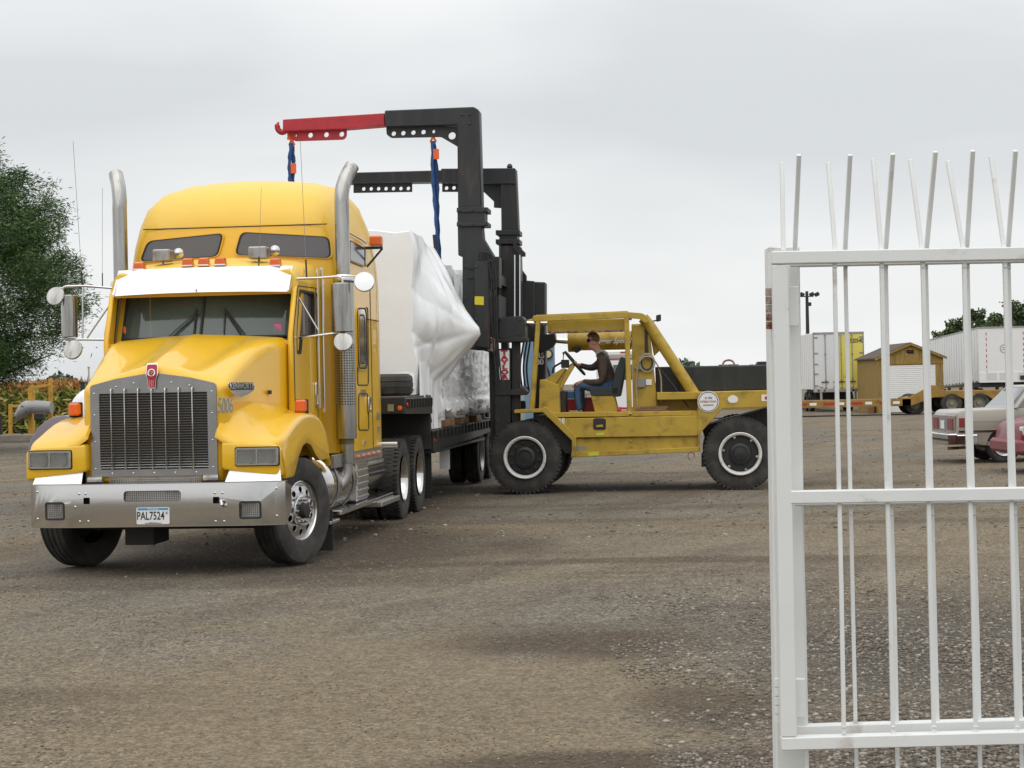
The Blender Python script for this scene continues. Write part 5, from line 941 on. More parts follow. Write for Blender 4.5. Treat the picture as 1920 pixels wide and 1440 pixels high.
# ------------------------------------------------------------------ the driver
def skin_mesh(name, M, parent, chains, sub=2, root=0):
    vs = []; es = []; rs = []; idx = {}
    for ch in chains:
        prev = None
        for p, r in ch:
            key = tuple(round(x, 4) for x in p)
            if key not in idx: idx[key] = len(vs); vs.append(p); rs.append(r if isinstance(r, tuple) else (r, r))
            i = idx[key]
            if prev is not None and prev != i: es.append((prev, i))
            prev = i
    me = bpy.data.meshes.new(name); me.from_pydata(vs, es, []); o = bpy.data.objects.new('tmp', me); COL.objects.link(o)
    sk = o.modifiers.new('s', 'SKIN'); sk.use_smooth_shade = True
    for i, r in enumerate(rs): me.skin_vertices[0].data[i].radius = r
    me.skin_vertices[0].data[root].use_root = True
    sb = o.modifiers.new('b', 'SUBSURF'); sb.levels = sub; sb.render_levels = sub
    out = eval_mesh(o); out.name = name; bpy.data.objects.remove(o); out.materials.clear(); out.materials.append(M)
    for p in out.polygons: p.use_smooth = True
    return link(name, out, parent)
PY = -.56
def D(px, py, y=PY): q = L_.pl(px, py, 1, y); return (q.x, y, q.z)
per = thing('person', 'young man in brown hoodie, blue jeans and dark sunglasses driving the forklift', 'person', L_.w((D(1150, 735)[0], PY, 1.2)), L_.rz)
off = Vector((D(1150, 735)[0], PY, 1.2))
def DD(px, py, y=PY): return tuple(Vector(D(px, py, y))-off)
hip = DD(1143, 728); chest = DD(1132, 684); neck = DD(1122, 660); headc = DD(1108, 640)
def arm(s): return [(DD(1131, 673), .12), (DD(1131, 677, PY+s*.19), .075)]
R1 = [(DD(1131, 677, PY+.19), .07), (DD(1131, 702, PY+.23), .055), (DD(1128, 716, PY+.23), .048), (DD(1108, 717, PY+.20), .042), (DD(1092, 715, PY+.16), .034)]
L1 = [(DD(1129, 677, PY-.17), .07), (DD(1112, 690, PY-.20), .05), (DD(1101, 689, PY-.18), .043), (DD(1086, 684, PY-.12), .034)]
def hand(w, dirv, up, s):
    w = Vector(w); d = Vector(dirv).normalized(); u = Vector(up).normalized(); sd = d.cross(u).normalized()*s; ch = [[(tuple(w), .026), (tuple(w+d*.045), (.034, .018)), (tuple(w+d*.085), (.034, .016))]]
    for k, (o2, l) in enumerate(((-.030, .065), (-.010, .075), (.010, .072), (.030, .055))):
        b0 = w+d*.085; p1 = w+d*.095+sd*o2; p2 = p1+d*l*.5-u*.008; p3 = p2+d*l*.35-u*.030; p4 = p3+d*l*.1-u*.020
        ch.append([(tuple(b0), (.034, .016)), (tuple(p1), .010), (tuple(p2), .0095), (tuple(p3), .0085), (tuple(p4), .007)])
    b0 = w+d*.02; p1 = w+d*.045-sd*.045-u*.01; p2 = p1+d*.035-sd*.012-u*.012; p3 = p2+d*.025-u*.012; ch.append([(tuple(w+d*.045), (.034, .018)), (tuple(p1), .0115), (tuple(p2), .010), (tuple(p3), .008)]); return ch
head_ch = [[(chest, .10), (DD(1126, 666), .065), (DD(1121, 657), .052), (DD(1116, 649), (.062, .068)), (DD(1111, 640), (.078, .088)), (DD(1110, 632), (.078, .085)), (DD(1112, 626), (.055, .06))], [(DD(1116, 649), (.062, .068)), (DD(1106, 652), (.036, .032)), (DD(1102.5, 653.5), (.018, .014))]]
b_body = [[(hip, .11), (DD(1138, 706), .11), (chest, .10)]]+head_ch
b_body += [[(chest, .10)]+[(p, r*.8) for p, r in R1], [(chest, .10)]+[(p, r*.8) for p, r in L1]]
legR = [(DD(1136, 728, PY+.10), .085), (DD(1100, 723, PY+.14), .078), (DD(1082, 721, PY+.14), .066), (DD(1083, 748, PY+.13), .054), (DD(1087, 772, PY+.12), .042)]
legL = [(DD(1136, 728, PY-.10), .085), (DD(1104, 725, PY-.14), .078), (DD(1090, 724, PY-.14), .066), (DD(1090, 748, PY-.14), .052), (DD(1092, 770, PY-.13), .042)]
b_body += [[(hip, .11)]+[(p, r*.75) for p, r in legR], [(hip, .11)]+[(p, r*.75) for p, r in legL]]
hr = hand(DD(1092, 715, PY+.16), Vector(DD(1077, 719))-Vector(DD(1092, 715)), (.0, .1, 1), 1); hl_ = hand(DD(1086, 684, PY-.12), Vector(DD(1074, 682))-Vector(DD(1086, 684)), (.2, .0, 1), 1)
b_body += hr+hl_
skin_mesh('body', SKIN, per, b_body, 2)
skin_mesh('hoodie', HOOD, per, [[(hip, (.165, .145)), (DD(1140, 714), (.165, .135)), (DD(1136, 698), (.165, .14)), (DD(1131, 682), (.165, .13)), (DD(1128, 670), (.13, .10)), (DD(1124, 661), (.085, .075))], [(DD(1131, 682), (.165, .13)), (R1[0][0], .082)]+[(p, r*1.22) for p, r in R1[1:]], [(DD(1131, 682), (.165, .13)), (L1[0][0], .082)]+[(p, r*1.22) for p, r in L1[1:]]], 2)
skin_mesh('jeans', JEAN, per, [[(hip, (.14, .13)), (legR[0][0], .095)]+[(p, r*1.12) for p, r in legR[1:]], [(hip, (.14, .13)), (legL[0][0], .095)]+[(p, r*1.12) for p, r in legL[1:]]], 2)
for s, l in ((1, legR), (-1, legL)):
    an = Vector(l[-1][0]); skin_mesh('boot', RUBD, per, [[(tuple(an+Vector((-.03, 0, .0))), .045), (tuple(an+Vector((-.02, 0, -.045))), .045), (tuple(an+Vector((.09, 0, -.055))), (.042, .036)), (tuple(an+Vector((.18, 0, -.065))), (.038, .024))]], 2)
skin_mesh('hood', GREYF, per, [[(DD(1117, 664, PY+.07), .022), (DD(1127, 657, PY+.075), .028), (DD(1136, 662, PY+.03), .034), (DD(1139, 672, PY), .038), (DD(1136, 662, PY-.03), .034), (DD(1127, 657, PY-.075), .028), (DD(1117, 664, PY-.07), .022)]], 2)
hc = Vector(DD(1111, 636)); hm = MB(); n1, n2 = 20, 12; R2 = []
for j in range(n2+1):
    t = j/n2; ph = PI*.5*(1-t*1.35); rg_ = []
    for i in range(n1):
        a = 2*PI*i/n1; fx = math.cos(a); c_ = math.cos(ph) if ph > -PI/2 else 0
        drop = 1 if fx < .15 else 0; z = .098*math.sin(ph); 
        if fx > .15: z = max(z, .045+.02*math.sin(i*3.7))
        elif fx > -.25: z = max(z, -.02)
        else: z = max(z, -.075)
        rr_ = math.sqrt(max(.0, 1-(z/.105)**2)) if ph > 0 or z > -.08 else .3; q_ = 1+.03*math.sin(i*5.1+j*3.3); rg_.append((hc.x-.006+.108*rr_*fx*q_, hc.y+.087*rr_*math.sin(a)*q_, hc.z+.012+z))
    R2.append(rg_)
hm.loft(R2, True, True).build('hair', HAIR, per, ang=180)
# face: nose, ear, glasses
f = Vector(DD(1100.5, 642)); MB().loft([[(f.x-.02, f.y-.016, f.z-.015), (f.x-.02, f.y+.016, f.z-.015), (f.x+.016, f.y, f.z-.02)], [(f.x-.02, f.y-.006, f.z+.035), (f.x-.02, f.y+.006, f.z+.035), (f.x-.008, f.y, f.z+.035)]]).build('nose', SKIN, per, .004)
e = Vector(DD(1115, 643)); MB().lathe([(0, .075), (.012, .082), (.024, .088), (.028, .078), (.024, .07)], 1, (e.x, e.y, e.z), 12).build('ear', SKIN, per, ang=180)
g = Vector(DD(1102, 639)); gl = MB().loft([[(g.x+.018-abs(s)**2*.055, g.y+s*.078, g.z+dz) for dz in (.022, -.020)]+[(g.x+.010-abs(s)**2*.055, g.y+s*.076, g.z+dz) for dz in (-.020, .022)] for s in (-1, -.6, -.2, 0, .2, .6, 1)]).build('sunglasses', mat('dark_lens', (.01, .008, .008), .1, spec=1), per)
for s in (1, -1): MB().bar((g.x-.035, g.y+s*.080, g.z+.012), (g.x-.14, g.y+s*.086, g.z+.012), .005, .012).build('glasses_arm', BLKI, gl)
MB().box((f.x-.012, f.y-.022, f.z-.048), (f.x+.001, f.y+.022, f.z-.040)).build('mouth', mat('lips', (.36, .13, .11), .5), per, .004)
# ------------------------------------------------------------------ white gate folded back on its fence panel (near the camera)
def gp(px, py, D): return at(px, py, D)
def relbar(mb, a, b, w, h, o): return mb.bar(Vector(a)-o, Vector(b)-o, w, h)
DF, DR = 7.0, 7.13
g0 = gp(1478, 1406, DF); gate = thing('gate', 'front white steel gate leaf with pale spikes leaning left, folded over the panel behind', 'gate', g0)
def panel(root, D, rails, stile, pick, w, nmw=.056, ds=.05):
    o = Vector(root.location)
    for (a, b) in rails: relbar(MB(), gp(*a, D), gp(*b, D), nmw, ds, o).build('rail', GATE, root, .004)
    for a, b, ww in stile: 
        A, B = gp(*a, D), gp(*b, D); relbar(MB(), A, B, ww, ds, o).build('stile', GATE, root, .004)
    for a, b in pick:
        A, B = gp(*a, D)-o, gp(*b, D)-o; n1 = Vector((random.uniform(-.003, .003), 0, 0)); M1 = A.lerp(B, .35)+n1; M2 = A.lerp(B, .7)-n1; h_ = w/2
        MB().loft([[p+Vector((sx*h_, sy*h_, 0)) for sx, sy in ((1, 1), (-1, 1), (-1, -1), (1, -1))] for p in (A, M1, M2, B)]).build('picket', GATE, root)
        for p in (A.lerp(B, .01), A.lerp(B, .49), A.lerp(B, .985)): MB().lathe([(0, -.004), (w*.62, -.002), (w*.66, .003), (0, .006)], 2, tuple(p+Vector((0, -.004, 0))), 7).build('weld_bead', GATE, root)
def fit(x500, x919, x1358, y): # picket position at height y, through three measured points
    return x500+(x919-x500)*(y-500)/419 if y < 919 else x919+(x1358-x919)*(y-919)/439
FB = [(1565, 1574, 1582), (1653, 1663, 1674), (1730, 1740, 1751), (1808, 1817, 1829), (1884, 1894, 1907), (1960, 1971, 1985)]
RB = [(1492, 1502, 1511), (1585, 1594.5, 1604), (1661, 1671, 1681), (1736, 1748, 1758), (1814, 1825, 1836), (1891, 1902, 1914), (1967, 1979, 1992)]
panel(gate, DF, [((1447, 484), (2010, 474)), ((1480, 932), (2010, 924)), ((1464, 1393), (2010, 1379))], [((1462, 497), (1478, 1380), .060)], [((fit(*b, 492), 492), (fit(*b, 1376), 1376)) for b in FB], .0150)
for (x0, y0, x1) in ((1466, 305, 1469), (1553, 305, 1566), (1637, 298, 1653), (1707, 300, 1729), (1777, 302, 1807), (1858, 293, 1883), (1938, 292, 1962)):
    A = gp(x1, 471, DF); B = gp(x0, y0, DF+.10); relbar(MB(), A, B, .016, .016, Vector(gate.location)).build('spike', GATE, gate, .002)
fp = gp(1497, 1378, DR); fence = thing('fence_panel', 'rear white steel fence panel with grey spikes leaning right behind the front gate leaf', 'fence', fp)
panel(fence, DR, [((1478, 489), (2010, 479)), ((1488, 936), (2010, 927)), ((1488, 1371), (2010, 1356))], [((1487, 500), (1499, 1400), .045)], [((fit(*b, 492), 492), (fit(*b, 1358)+2.2, 1455)) for b in RB], .0138)
for (x0, y0, x1) in ((1498, 290, 1490), (1594, 290, 1584), (1674, 288, 1660), (1754, 284, 1736), (1824, 282, 1812), (1904, 282, 1889), (1985, 280, 1968)):
    A = gp(x1, 478, DR); B = gp(x0, y0, DR-.19); relbar(MB(), A, B, .017, .017, Vector(fence.location)).build('spike', GATE, fence, .002)
for (a, b) in (((1488, 537), (1488, 612)), ((1500, 1272), (1500, 1345))): relbar(MB(), gp(*a, DF+.05), gp(*b, DF+.05), .040, .02, Vector(gate.location)).build('latch_plate', GATE, gate, .003)
pp = gp(1484, 1440, 7.26); post = thing('gate_post', 'square white steel post carrying the hinges behind the left edge of the gate', 'post', (pp.x, pp.y, 0))
A = gp(1466, 464, 7.26); Bp = gp(1482, 1440, 7.26); dd_ = (Bp-A)/(A.z-Bp.z)*(A.z); B2 = A+dd_; relbar(MB(), A, B2, .125, .11, Vector(post.location)).build('post_tube', GATE, post, .005)
for nm, cx, y0, y1, n_, M_ in (('hinge', 1441, 540, 618, 5, RUST), ('hinge', 1457, 1271, 1355, 5, GATE)):
    for k in range(n_):
        a, b = gp(cx+k*.3, y0+(y1-y0)*k/n_+.8, 7.15), gp(cx+k*.3, y0+(y1-y0)*(k+1)/n_-.8, 7.15); MB().tube([a-Vector(post.location), b-Vector(post.location)], .0125, 12).build(nm, M_, post, ang=40)

# ------------------------------------------------------------------ parked cars seen through the pickets
def wheelset(root, xs_w, yw, R, M, capM):
    for x in xs_w:
        for y, s in ((yw[0], 1), (yw[1], -1)):
            o = MB().lathe([(R*.62, -.02*s), (R*.6, -.0*s), (R*.45, .02*s), (R*.15, -.01*s), (0, -.03*s)], 1, n=24).build('wheel', capM, root, ang=40); o.location = (x, y+.0, R); tyre(R, R*.6, .2, (0, .09*s, 0), 32, groove=2).build('tyre', RUB, o)
SIL = mat('silver_beige_car_paint', (.37, .335, .285), .35, .25, coat=.5); REDP = mat('dark_red_car_paint', (.17, .004, .010), .4, spec=.25, coat=.25); SKY_GL = mat('car_window_glass', (.05, .06, .065), .05, spec=1, coat=.5)
def arch(cx, r, x0, x1, z0):     # lower edge of a body side with a round wheel opening
    n_ = 10; return [(cx-r*math.cos(PI*i/n_), z0+r*.95*math.sin(PI*i/n_)+.05) for i in range(n_+1)]
car = thing('parked_car', 'silver boxy sedan parked tail towards the trailers, seen through the gate pickets', 'car', (8.55, 35.0, 0))
top = [(0.0, .56), (.02, .98), (.12, 1.03), (1.15, 1.05), (1.18, 1.06), (3.75, 1.02), (5.15, .92), (5.22, .55)]
low = [(5.2, .34)]+arch(4.25, .38, 0, 0, .28)[::-1]+arch(.98, .38, 0, 0, .28)[::-1]+[(.1, .40)]
MB().prism(top+low, 1, 0, 1.82).build('body', SIL, car, .035, seg=2)
for y0, y1 in ((.10, .16), (1.66, 1.72)): pass
MB().loft([[(1.0+a, y, 1.04+z*1.0) for a, y, z in ((0, .06, 0), (.42, .18, .42), (1.9, .18, .44), (2.6, .06, 0))], [(1.0+a, y, 1.04+z) for a, y, z in ((0, 1.76, 0), (.42, 1.64, .42), (1.9, 1.64, .44), (2.6, 1.76, 0))]]).build('cabin_glass', SKY_GL, car, .01)
MB().loft([[(1.40, .16, 1.45), (1.40, 1.66, 1.45), (2.92, 1.66, 1.475), (2.92, .16, 1.475)], [(1.46, .20, 1.49), (1.46, 1.62, 1.49), (2.85, 1.62, 1.505), (2.85, .20, 1.505)]]).build('roof', SIL, car, .01)
pil = MB()
for (xa, xb, wd) in ((1.12, 1.48, .28), (2.35, 2.3, .06), (3.48, 2.95, .06)):
    for ya, yb in ((.05, .17), (1.77, 1.65)): MB().bar((xa, ya, 1.05), (xb, yb, 1.47), wd, .03).build('pillar', SIL, car)
MB().box((.05, -.012, .60), (5.1, .004, .64)).build('side_moulding', CHR, car); MB().box((.6, -.006, .34), (3.8, .004, .42)).build('sill_trim', ALU, car); MB().box((.2, -.004, .80), (5.1, .002, .81)).build('body_crease', ALUD, car)
MB().box((-.16, -.03, .36), (.03, 1.85, .58)).box((-.02, -.03, .36), (.42, .01, .56)).build('rear_bumper', CHR, car, .02); box('bumper_strip', RUBD, car, (-.17, 0, .44), (-.15, 1.8, .48), 0)
box('tail_panel', ALUD, car, (-.03, .06, .60), (.01, 1.76, .93), .01)
for y in (.08, 1.30): box('tail_light', mat('dull_red_lens', (.22, .03, .03), .4) if 'dull_red_lens' not in bpy.data.materials else bpy.data.materials['dull_red_lens'], car, (-.05, y, .64), (-.02, y+.44, .88), .01)
for y in (.22, .38, 1.44, 1.60): box('light_divider', CHR, car, (-.055, y-.008, .64), (-.048, y+.008, .88), 0)
box('license_plate', WHITE, car, (-.05, .76, .66), (-.035, 1.06, .82), .004); box('side_marker', bpy.data.materials['dull_red_lens'], car, (.06, -.008, .70), (.18, .003, .88), .004)
MB().tube([(-.05, .5, .28), (.5, .5, .30)], .03, 8).build('tail_pipe', RUST, car); wheelset(car, (.95, 4.25), (.10, 1.72), .335, None, ALU)
rc = thing('parked_car', 'dark red car cut off by the right edge in front of the silver sedan', 'car', (8.66, 30.9, 0))
top = [(-.02, .50), (0.02, .72), (.10, .86), (.55, .95), (1.25, 1.0), (4.2, 1.02), (4.35, .6)]; low = [(4.3, .32)]+arch(3.55, .36, 0, 0, .26)[::-1]+arch(.92, .36, 0, 0, .26)[::-1]+[(.05, .30)]
MB().prism(top+low, 1, 0, 1.7).build('body', REDP, rc, .06, seg=3)
MB().loft([[(1.15+a, y, .99+z) for a, y, z in ((0, .08, 0), (.65, .22, .40), (2.2, .22, .40), (2.8, .08, 0))], [(1.15+a, y, .99+z) for a, y, z in ((0, 1.62, 0), (.65, 1.48, .40), (2.2, 1.48, .40), (2.8, 1.62, 0))]]).build('cabin_glass', SKY_GL, rc, .02)
MB().loft([[(1.8, .20, 1.37), (1.8, 1.5, 1.37), (3.35, 1.5, 1.37), (3.35, .20, 1.37)], [(1.9, .26, 1.42), (1.9, 1.44, 1.42), (3.25, 1.44, 1.42), (3.25, .26, 1.42)]]).build('roof', REDP, rc, .02)
box('bumper', mat('pinkish_bumper', (.24, .08, .085), .6, spec=.3), rc, (-.10, -.03, .34), (.50, 1.72, .58), .05); box('headlight', GLC, rc, (.04, -.012, .62), (.22, .25, .82), .01); box('headlight_bowl', REFL, rc, (.03, .0, .63), (.20, .24, .81), .02); box('side_marker', WHITE, rc, (.10, -.016, .62), (.16, -.004, .80), .003)
MB().box((.5, -.008, .50), (4.2, .003, .53)).build('side_moulding', RUBD, rc); wheelset(rc, (.92, 3.55), (.1, 1.6), .31, None, ALU)

# ------------------------------------------------------------------ white box trailer with one yellow door
bt = thing('box_trailer', 'white box trailer seen from behind, its right rear door yellow', 'trailer', (15.3, 92, 0)); Wt = 2.6
sh_ = MB().box((0, .06, 1.15), (Wt, 14.5, 4.02)).build('trailer_body', WHITE, bt, .02)
for k in range(24): MB().box((-.012, .3+.6*k, 1.2), (.0, .33+.6*k, 3.95)).build('panel_rib', ALU, bt)
for nm, x0, x1, M_ in (('rear_door', .06, 1.27, mat('white_door', (.70, .71, .72), .4)), ('rear_door', 1.33, 2.54, mat('yellow_door', (.72, .62, .12), .45))): dr = box(nm, M_, bt, (x0, 0, 1.2), (x1, .06, 3.93), .01)
dr['label'] = 'yellow rear door'
for x0 in (0, Wt-.07): box('corner_post', ALUD, bt, (x0, -.01, 1.1), (x0+.07, .06, 4.05), .01)
box('header', ALUD, bt, (.07, -.01, 3.93), (Wt-.07, .06, 4.05), .01); box('rear_sill', ALU, bt, (0, -.02, 1.0), (Wt, .06, 1.19), .01)
for x in (.62, 1.22, 1.42, 1.98): 
    r_ = MB().tube([(x, -.03, 1.15), (x, -.03, 3.98)], .022, 6).build('lock_rod', ALUD, bt)
    for z in (1.2, 1.6, 2.9, 3.85): box('rod_bracket', ALUD, r_, (x-.05, -.045, z), (x+.05, 0, z+.06), .004)
    MB().bar((x-.22, -.05, 1.52), (x+.15, -.05, 1.52), .03, .05).build('handle', BLK, r_)
for x in (.07, Wt-.25):
    for z in (1.3, 1.9, 2.4, 2.95, 3.75): box('door_hinge', ALUD, bt, (x, -.025, z), (x+.18, 0, z+.07), .004)
for x in (.25, .55, 2.0, 2.3): MB().lathe([(.05, -.03), (.05, -.02), (0, -.02)], 1, (x, 0, 1.08), 10).build('tail_light', REDL, bt)
for x in (.3, 1.0, 1.7, 2.2): box('reflector_strip', RED, bt, (x, -.01, 1.24), (x+.18, -.002, 1.28), 0)
text('door_number', '520540', BLKI, bt, .30, lambda u, v, w: (2.22+u, -.006-w, 3.58+v), .004, w=.75, bold=.006)
text('door_number', '16', GREYI, bt, .22, lambda u, v, w: (1.60+u, -.006-w, 1.78+v), .004)
for x in (.35, 1.1, 2.1): box('underride_leg', ALU, bt, (x, .1, .50), (x+.1, .2, 1.0), .004)
box('underride_bar', ALU, bt, (.1, .08, .42), (2.5, .18, .52), .004)
box('spare_carrier', BLK, bt, (.4, 2.0, .55), (2.2, 4.5, 1.1), .02)
for y in (2.6, 3.8):
    for x, s in ((.3, 1), (2.3, -1)): o = tyre(.5, .28, .26, (0, 0, 0), 28, ax=0, groove=2).build('wheel', RUB, bt); o.location = (x, y, .5)
for s in (.4, 2.1): box('landing_leg', ALUD, bt, (s, 11.5, 0.0), (s+.12, 11.6, 1.15), .004)

# ------------------------------------------------------------------ shed
S0 = at(1646, 740, 86); shd = thing('shed', 'small brown-yellow plywood shed with shingled gable roof and white roll-up door', 'shed', (S0.x, 86, 0)); SW = 3.12; SD = 5.0
SHW = mat('stained_plywood', (.27, .175, .045), .8, var=.25, vscale=2, stretch=(6, 6, .7)); SHR = mat('brown_shingles', (.085, .062, .048), .9, var=.3, vscale=6, bump=.3, bscale=30)
box('wall', SHW, shd, (0, .0, 0), (.05, SD, 2.62), 0); box('wall', SHW, shd, (SW-.05, 0, 0), (SW, SD, 2.62), 0); box('wall', SHW, shd, (0.05, SD-.05, 0), (SW-.05, SD, 2.62), 0)
plate('front_wall', SHW, shd, [(0, 0), (SW, 0), (SW, 2.62), (SW*.5, 3.22), (0, 2.62)], [[(.48, .02), (2.74, .02), (2.74, 2.25), (.48, 2.25)], [(1.38, 2.78), (1.74, 2.78), (1.74, 2.96), (1.38, 2.96)]], .05, lambda u, v, w: (u, -.026+w, v))
for k in range(9): x = .17+.35*k; (x < .4 or x > 2.8) and MB().box((x, -.056, .02), (x+.02, -.051, 2.6)).build('wall_groove', RUST, shd)
box('trim_board', SHW, shd, (.0, -.075, 2.30), (SW, -.052, 2.42), .004)
for k in range(24): MB().prism([(0, 0), (-.02, .02), (-.02, .075), (0, .093)], 0, .48, 2.74).build('door_slat', WHITE, shd).location = (0, -.03, .02+.093*k)
for k in range(2): box('vent_slat', BLK, shd, (1.38, -.03, 2.79+.08*k), (1.74, .0, 2.84+.08*k), 0)
for a, b in (((-.14, 2.56), (SW*.5, 3.27)), ((SW*.5, 3.27), (SW+.14, 2.56))): MB().prism([a, b, (b[0], b[1]+.06), (a[0], a[1]+.06)], 1, -.18, SD+.1).build('roof', SHR, shd)
for a, b in (((-.14, 2.54), (SW*.5, 3.25)), ((SW*.5, 3.25), (SW+.14, 2.54))): MB().bar((a[0], -.19, a[1]), (b[0], -.19, b[1]), .02, .10).build('fascia', SHW, shd)
for s in (-.4, ): MB().box((s, .4, .02), (s+.3, 1.2, .5)).build('step_crate', WOOD, shd)

# ------------------------------------------------------------------ yellow lowboy trailer
lb0 = at(1486, 760, 81); low_ = thing('lowboy_trailer', 'long yellow lowboy trailer with red and white strips and three big axles', 'trailer', (lb0.x-4, 81, 0)); LX = 4.0
LYEL = mat('weathered_lowboy_yellow', (.30, .17, .03), .65, var=.2, vscale=2, dirt=(.10, .06, .03), dscale=3)
box('deck_beam', LYEL, low_, (0, 0, .40), (9.3+.0, .12, .72), .01); box('deck_beam', LYEL, low_, (0, 2.5, .40), (9.3, 2.62, .72), .01); box('deck', DECK, low_, (0, .12, .62), (9.3, 2.5, .70), 0)
for k in range(12):
    x = LX+.15+.62*k; x < 8.9 and box('reflective_strip', RED if k % 2 == 0 else WHITE, low_, (x, -.006, .50), (x+(.5 if k % 2 == 0 else .3), .0, .62), 0)
MB().prism([(8.9, .40), (9.3, .40), (10.3, .75), (12.9, .80), (12.9, 1.0), (10.7, 1.05), (10.4, 1.30), (10.2, 1.30), (9.2, .76), (8.9, .72)], 1, 0, .14).build('rear_riser', LYEL, low_, .01)
MB().prism([(9.3, .40), (10.3, .75), (12.9, .80), (15.5, .8), (15.5, 1.0), (10.7, 1.05), (9.2, .76)], 1, .3, 2.4).build('axle_frame', LYEL, low_, .01)
for px in (1722, 1785, 1836, 1884):
    X = at(px, 755, 81).x-low_.location.x; 
    for y, s in ((.0, 1), (2.6, -1)):
        o = MB().lathe([(.27, .02*s), (.26, .0), (.22, .10*s), (.10, .10*s), (.09, .0), (0, .0)], 1, n=24).build('wheel', mat('dusty_rim', (.22, .20, .15), .6) if 'dusty_rim' not in bpy.data.materials else bpy.data.materials['dusty_rim'], low_); o.location = (X, y+(.5*s if px == 1722 else 0), .47); tyre(.47, .27, .26, (0, .12*s, 0), 30, groove=2).build('tyre', RUB, o)
MB().prism([(11.3, .85), (12.2, .85), (11.75, .62)], 1, -.03, .0).build('hanger', LYEL, low_); MB().prism([(12.6, .85), (13.4, .85), (13.0, .6)], 1, -.03, .0).build('hanger', LYEL, low_)
# ------------------------------------------------------------------ right-hand white trailer
rt0 = at(1836, 700, 89); rt = thing('box_trailer', 'long white box trailer at the right edge, its nose raised above the lowboy axles', 'trailer', (rt0.x, 89, 0))
L1 = 12.5; sk_x = (at(1745, 680, 101).x-rt0.x)/L1
def RTp(x, y, z): return (x+sk_x*y, y, z-.026*y)
MB().loft([[RTp(x, 0, z) for x, z in ((0, 1.36), (2.6, 1.36), (2.6, 4.05), (0, 4.05))], [RTp(x, L1, z) for x, z in ((0, 1.36), (2.6, 1.36), (2.6, 4.05), (0, 4.05))]]).build('trailer_body', WHITE, rt, .02)
MB().loft([[RTp(x-.02, y, 4.0), RTp(x-.02, y, 4.07), RTp(x+.03, y, 4.07), RTp(x+.03, y, 4.0)] for x, y in ((0, 0), (0, L1))]).build('top_rail', ALUD, rt); box('top_rail', ALUD, rt, (0, -.03, 4.0), (2.6, .0, 4.07), .004)
for k in range(20): MB().loft([[RTp(-.012, .3+.6*k, z), RTp(-.012, .34+.6*k, z), RTp(0, .34+.6*k, z), RTp(0, .3+.6*k, z)] for z in (1.4, 3.98)]).build('panel_rib', ALU, rt)
for k in range(14): MB().loft([[RTp(-.014, .4+.8*k, z), RTp(-.014, .8+.8*k, z), RTp(-.002, .8+.8*k, z), RTp(-.002, .4+.8*k, z)] for z in (1.40, 1.44)]).build('conspicuity_strip', BLKI, rt)
for x in (.36, 2.18):
    for k in range(9): box('reflector_dash', RED, rt, (x, -.012, 1.5+.27*k), (x+.035, -.002, 1.64+.27*k), 0)
MB().lathe([(.21, -.010), (.21, -.002), (.18, -.002), (.18, -.010)], 1, (1.25, 0, 2.98), 28).build('ring_logo', GREYI, rt); MB().box((1.15, -.010, 3.02), (1.37, -.002, 3.05)).box((1.15, -.010, 2.92), (1.37, -.002, 2.95)).build('logo_line', GREYI, rt)
box('skirt', WHITE, rt, (0, -.015, 1.33), (2.6, .02, 1.85), .01); box('nose_frame', BLK, rt, (.1, .2, 1.1), (2.5, 3.5, 1.34), .02)
for x in (.35, 1.0, 1.9): box('skirt_panel', mat('grey_white', (.62, .62, .62), .5) if x == .35 else bpy.data.materials['grey_white'], rt, (x, -.022, 1.45), (x+.5, -.016, 1.80), 0)
box('connection_box', BLK, rt, (2.0, -.10, 1.45), (2.35, -.02, 1.65), .01)
for s in (.4, 2.0): box('landing_leg', ALUD, rt, (s, 3.0, 0), (s+.12, 3.12, 1.3), .004)
for y in (9.6, 10.9):
    for x in (.2, 2.2): o = tyre(.5, .28, .26, (0, 0, 0), 28, ax=0, groove=2).build('wheel', RUB, rt); o.location = (x+sk_x*y, y, .5)
# ------------------------------------------------------------------ floodlight mast
fpp = at(1516, 700, 122); fl = thing('floodlight_pole', 'tall thin yard light pole with four floodlights above the white trailer', 'lamp post', (fpp.x, 122, 0)); zt = at(1516, 546, 122).z
MB().tube([(0, 0, 0), (0, 0, zt)], [.16, .10], 10).build('pole', BLK, fl, ang=60); MB().bar((-.45, 0, zt-.35), (.45, 0, zt-.35), .07).build('crossarm', BLK, fl)
for x in (-.5, -.24, .24, .5): s = 1 if x > 0 else -1; box('floodlight', BLK, fl, (-.15, -.15, -.13), (.15, .15, .13), .03, Matrix.Translation((x*1.35, 0, zt-.22)) @ Matrix.Rotation(-.45*s, 4, 'Y'))
box('photocell_box', BLK, fl, (.05, -.1, zt-1.0), (.28, .1, zt-.75), .02)

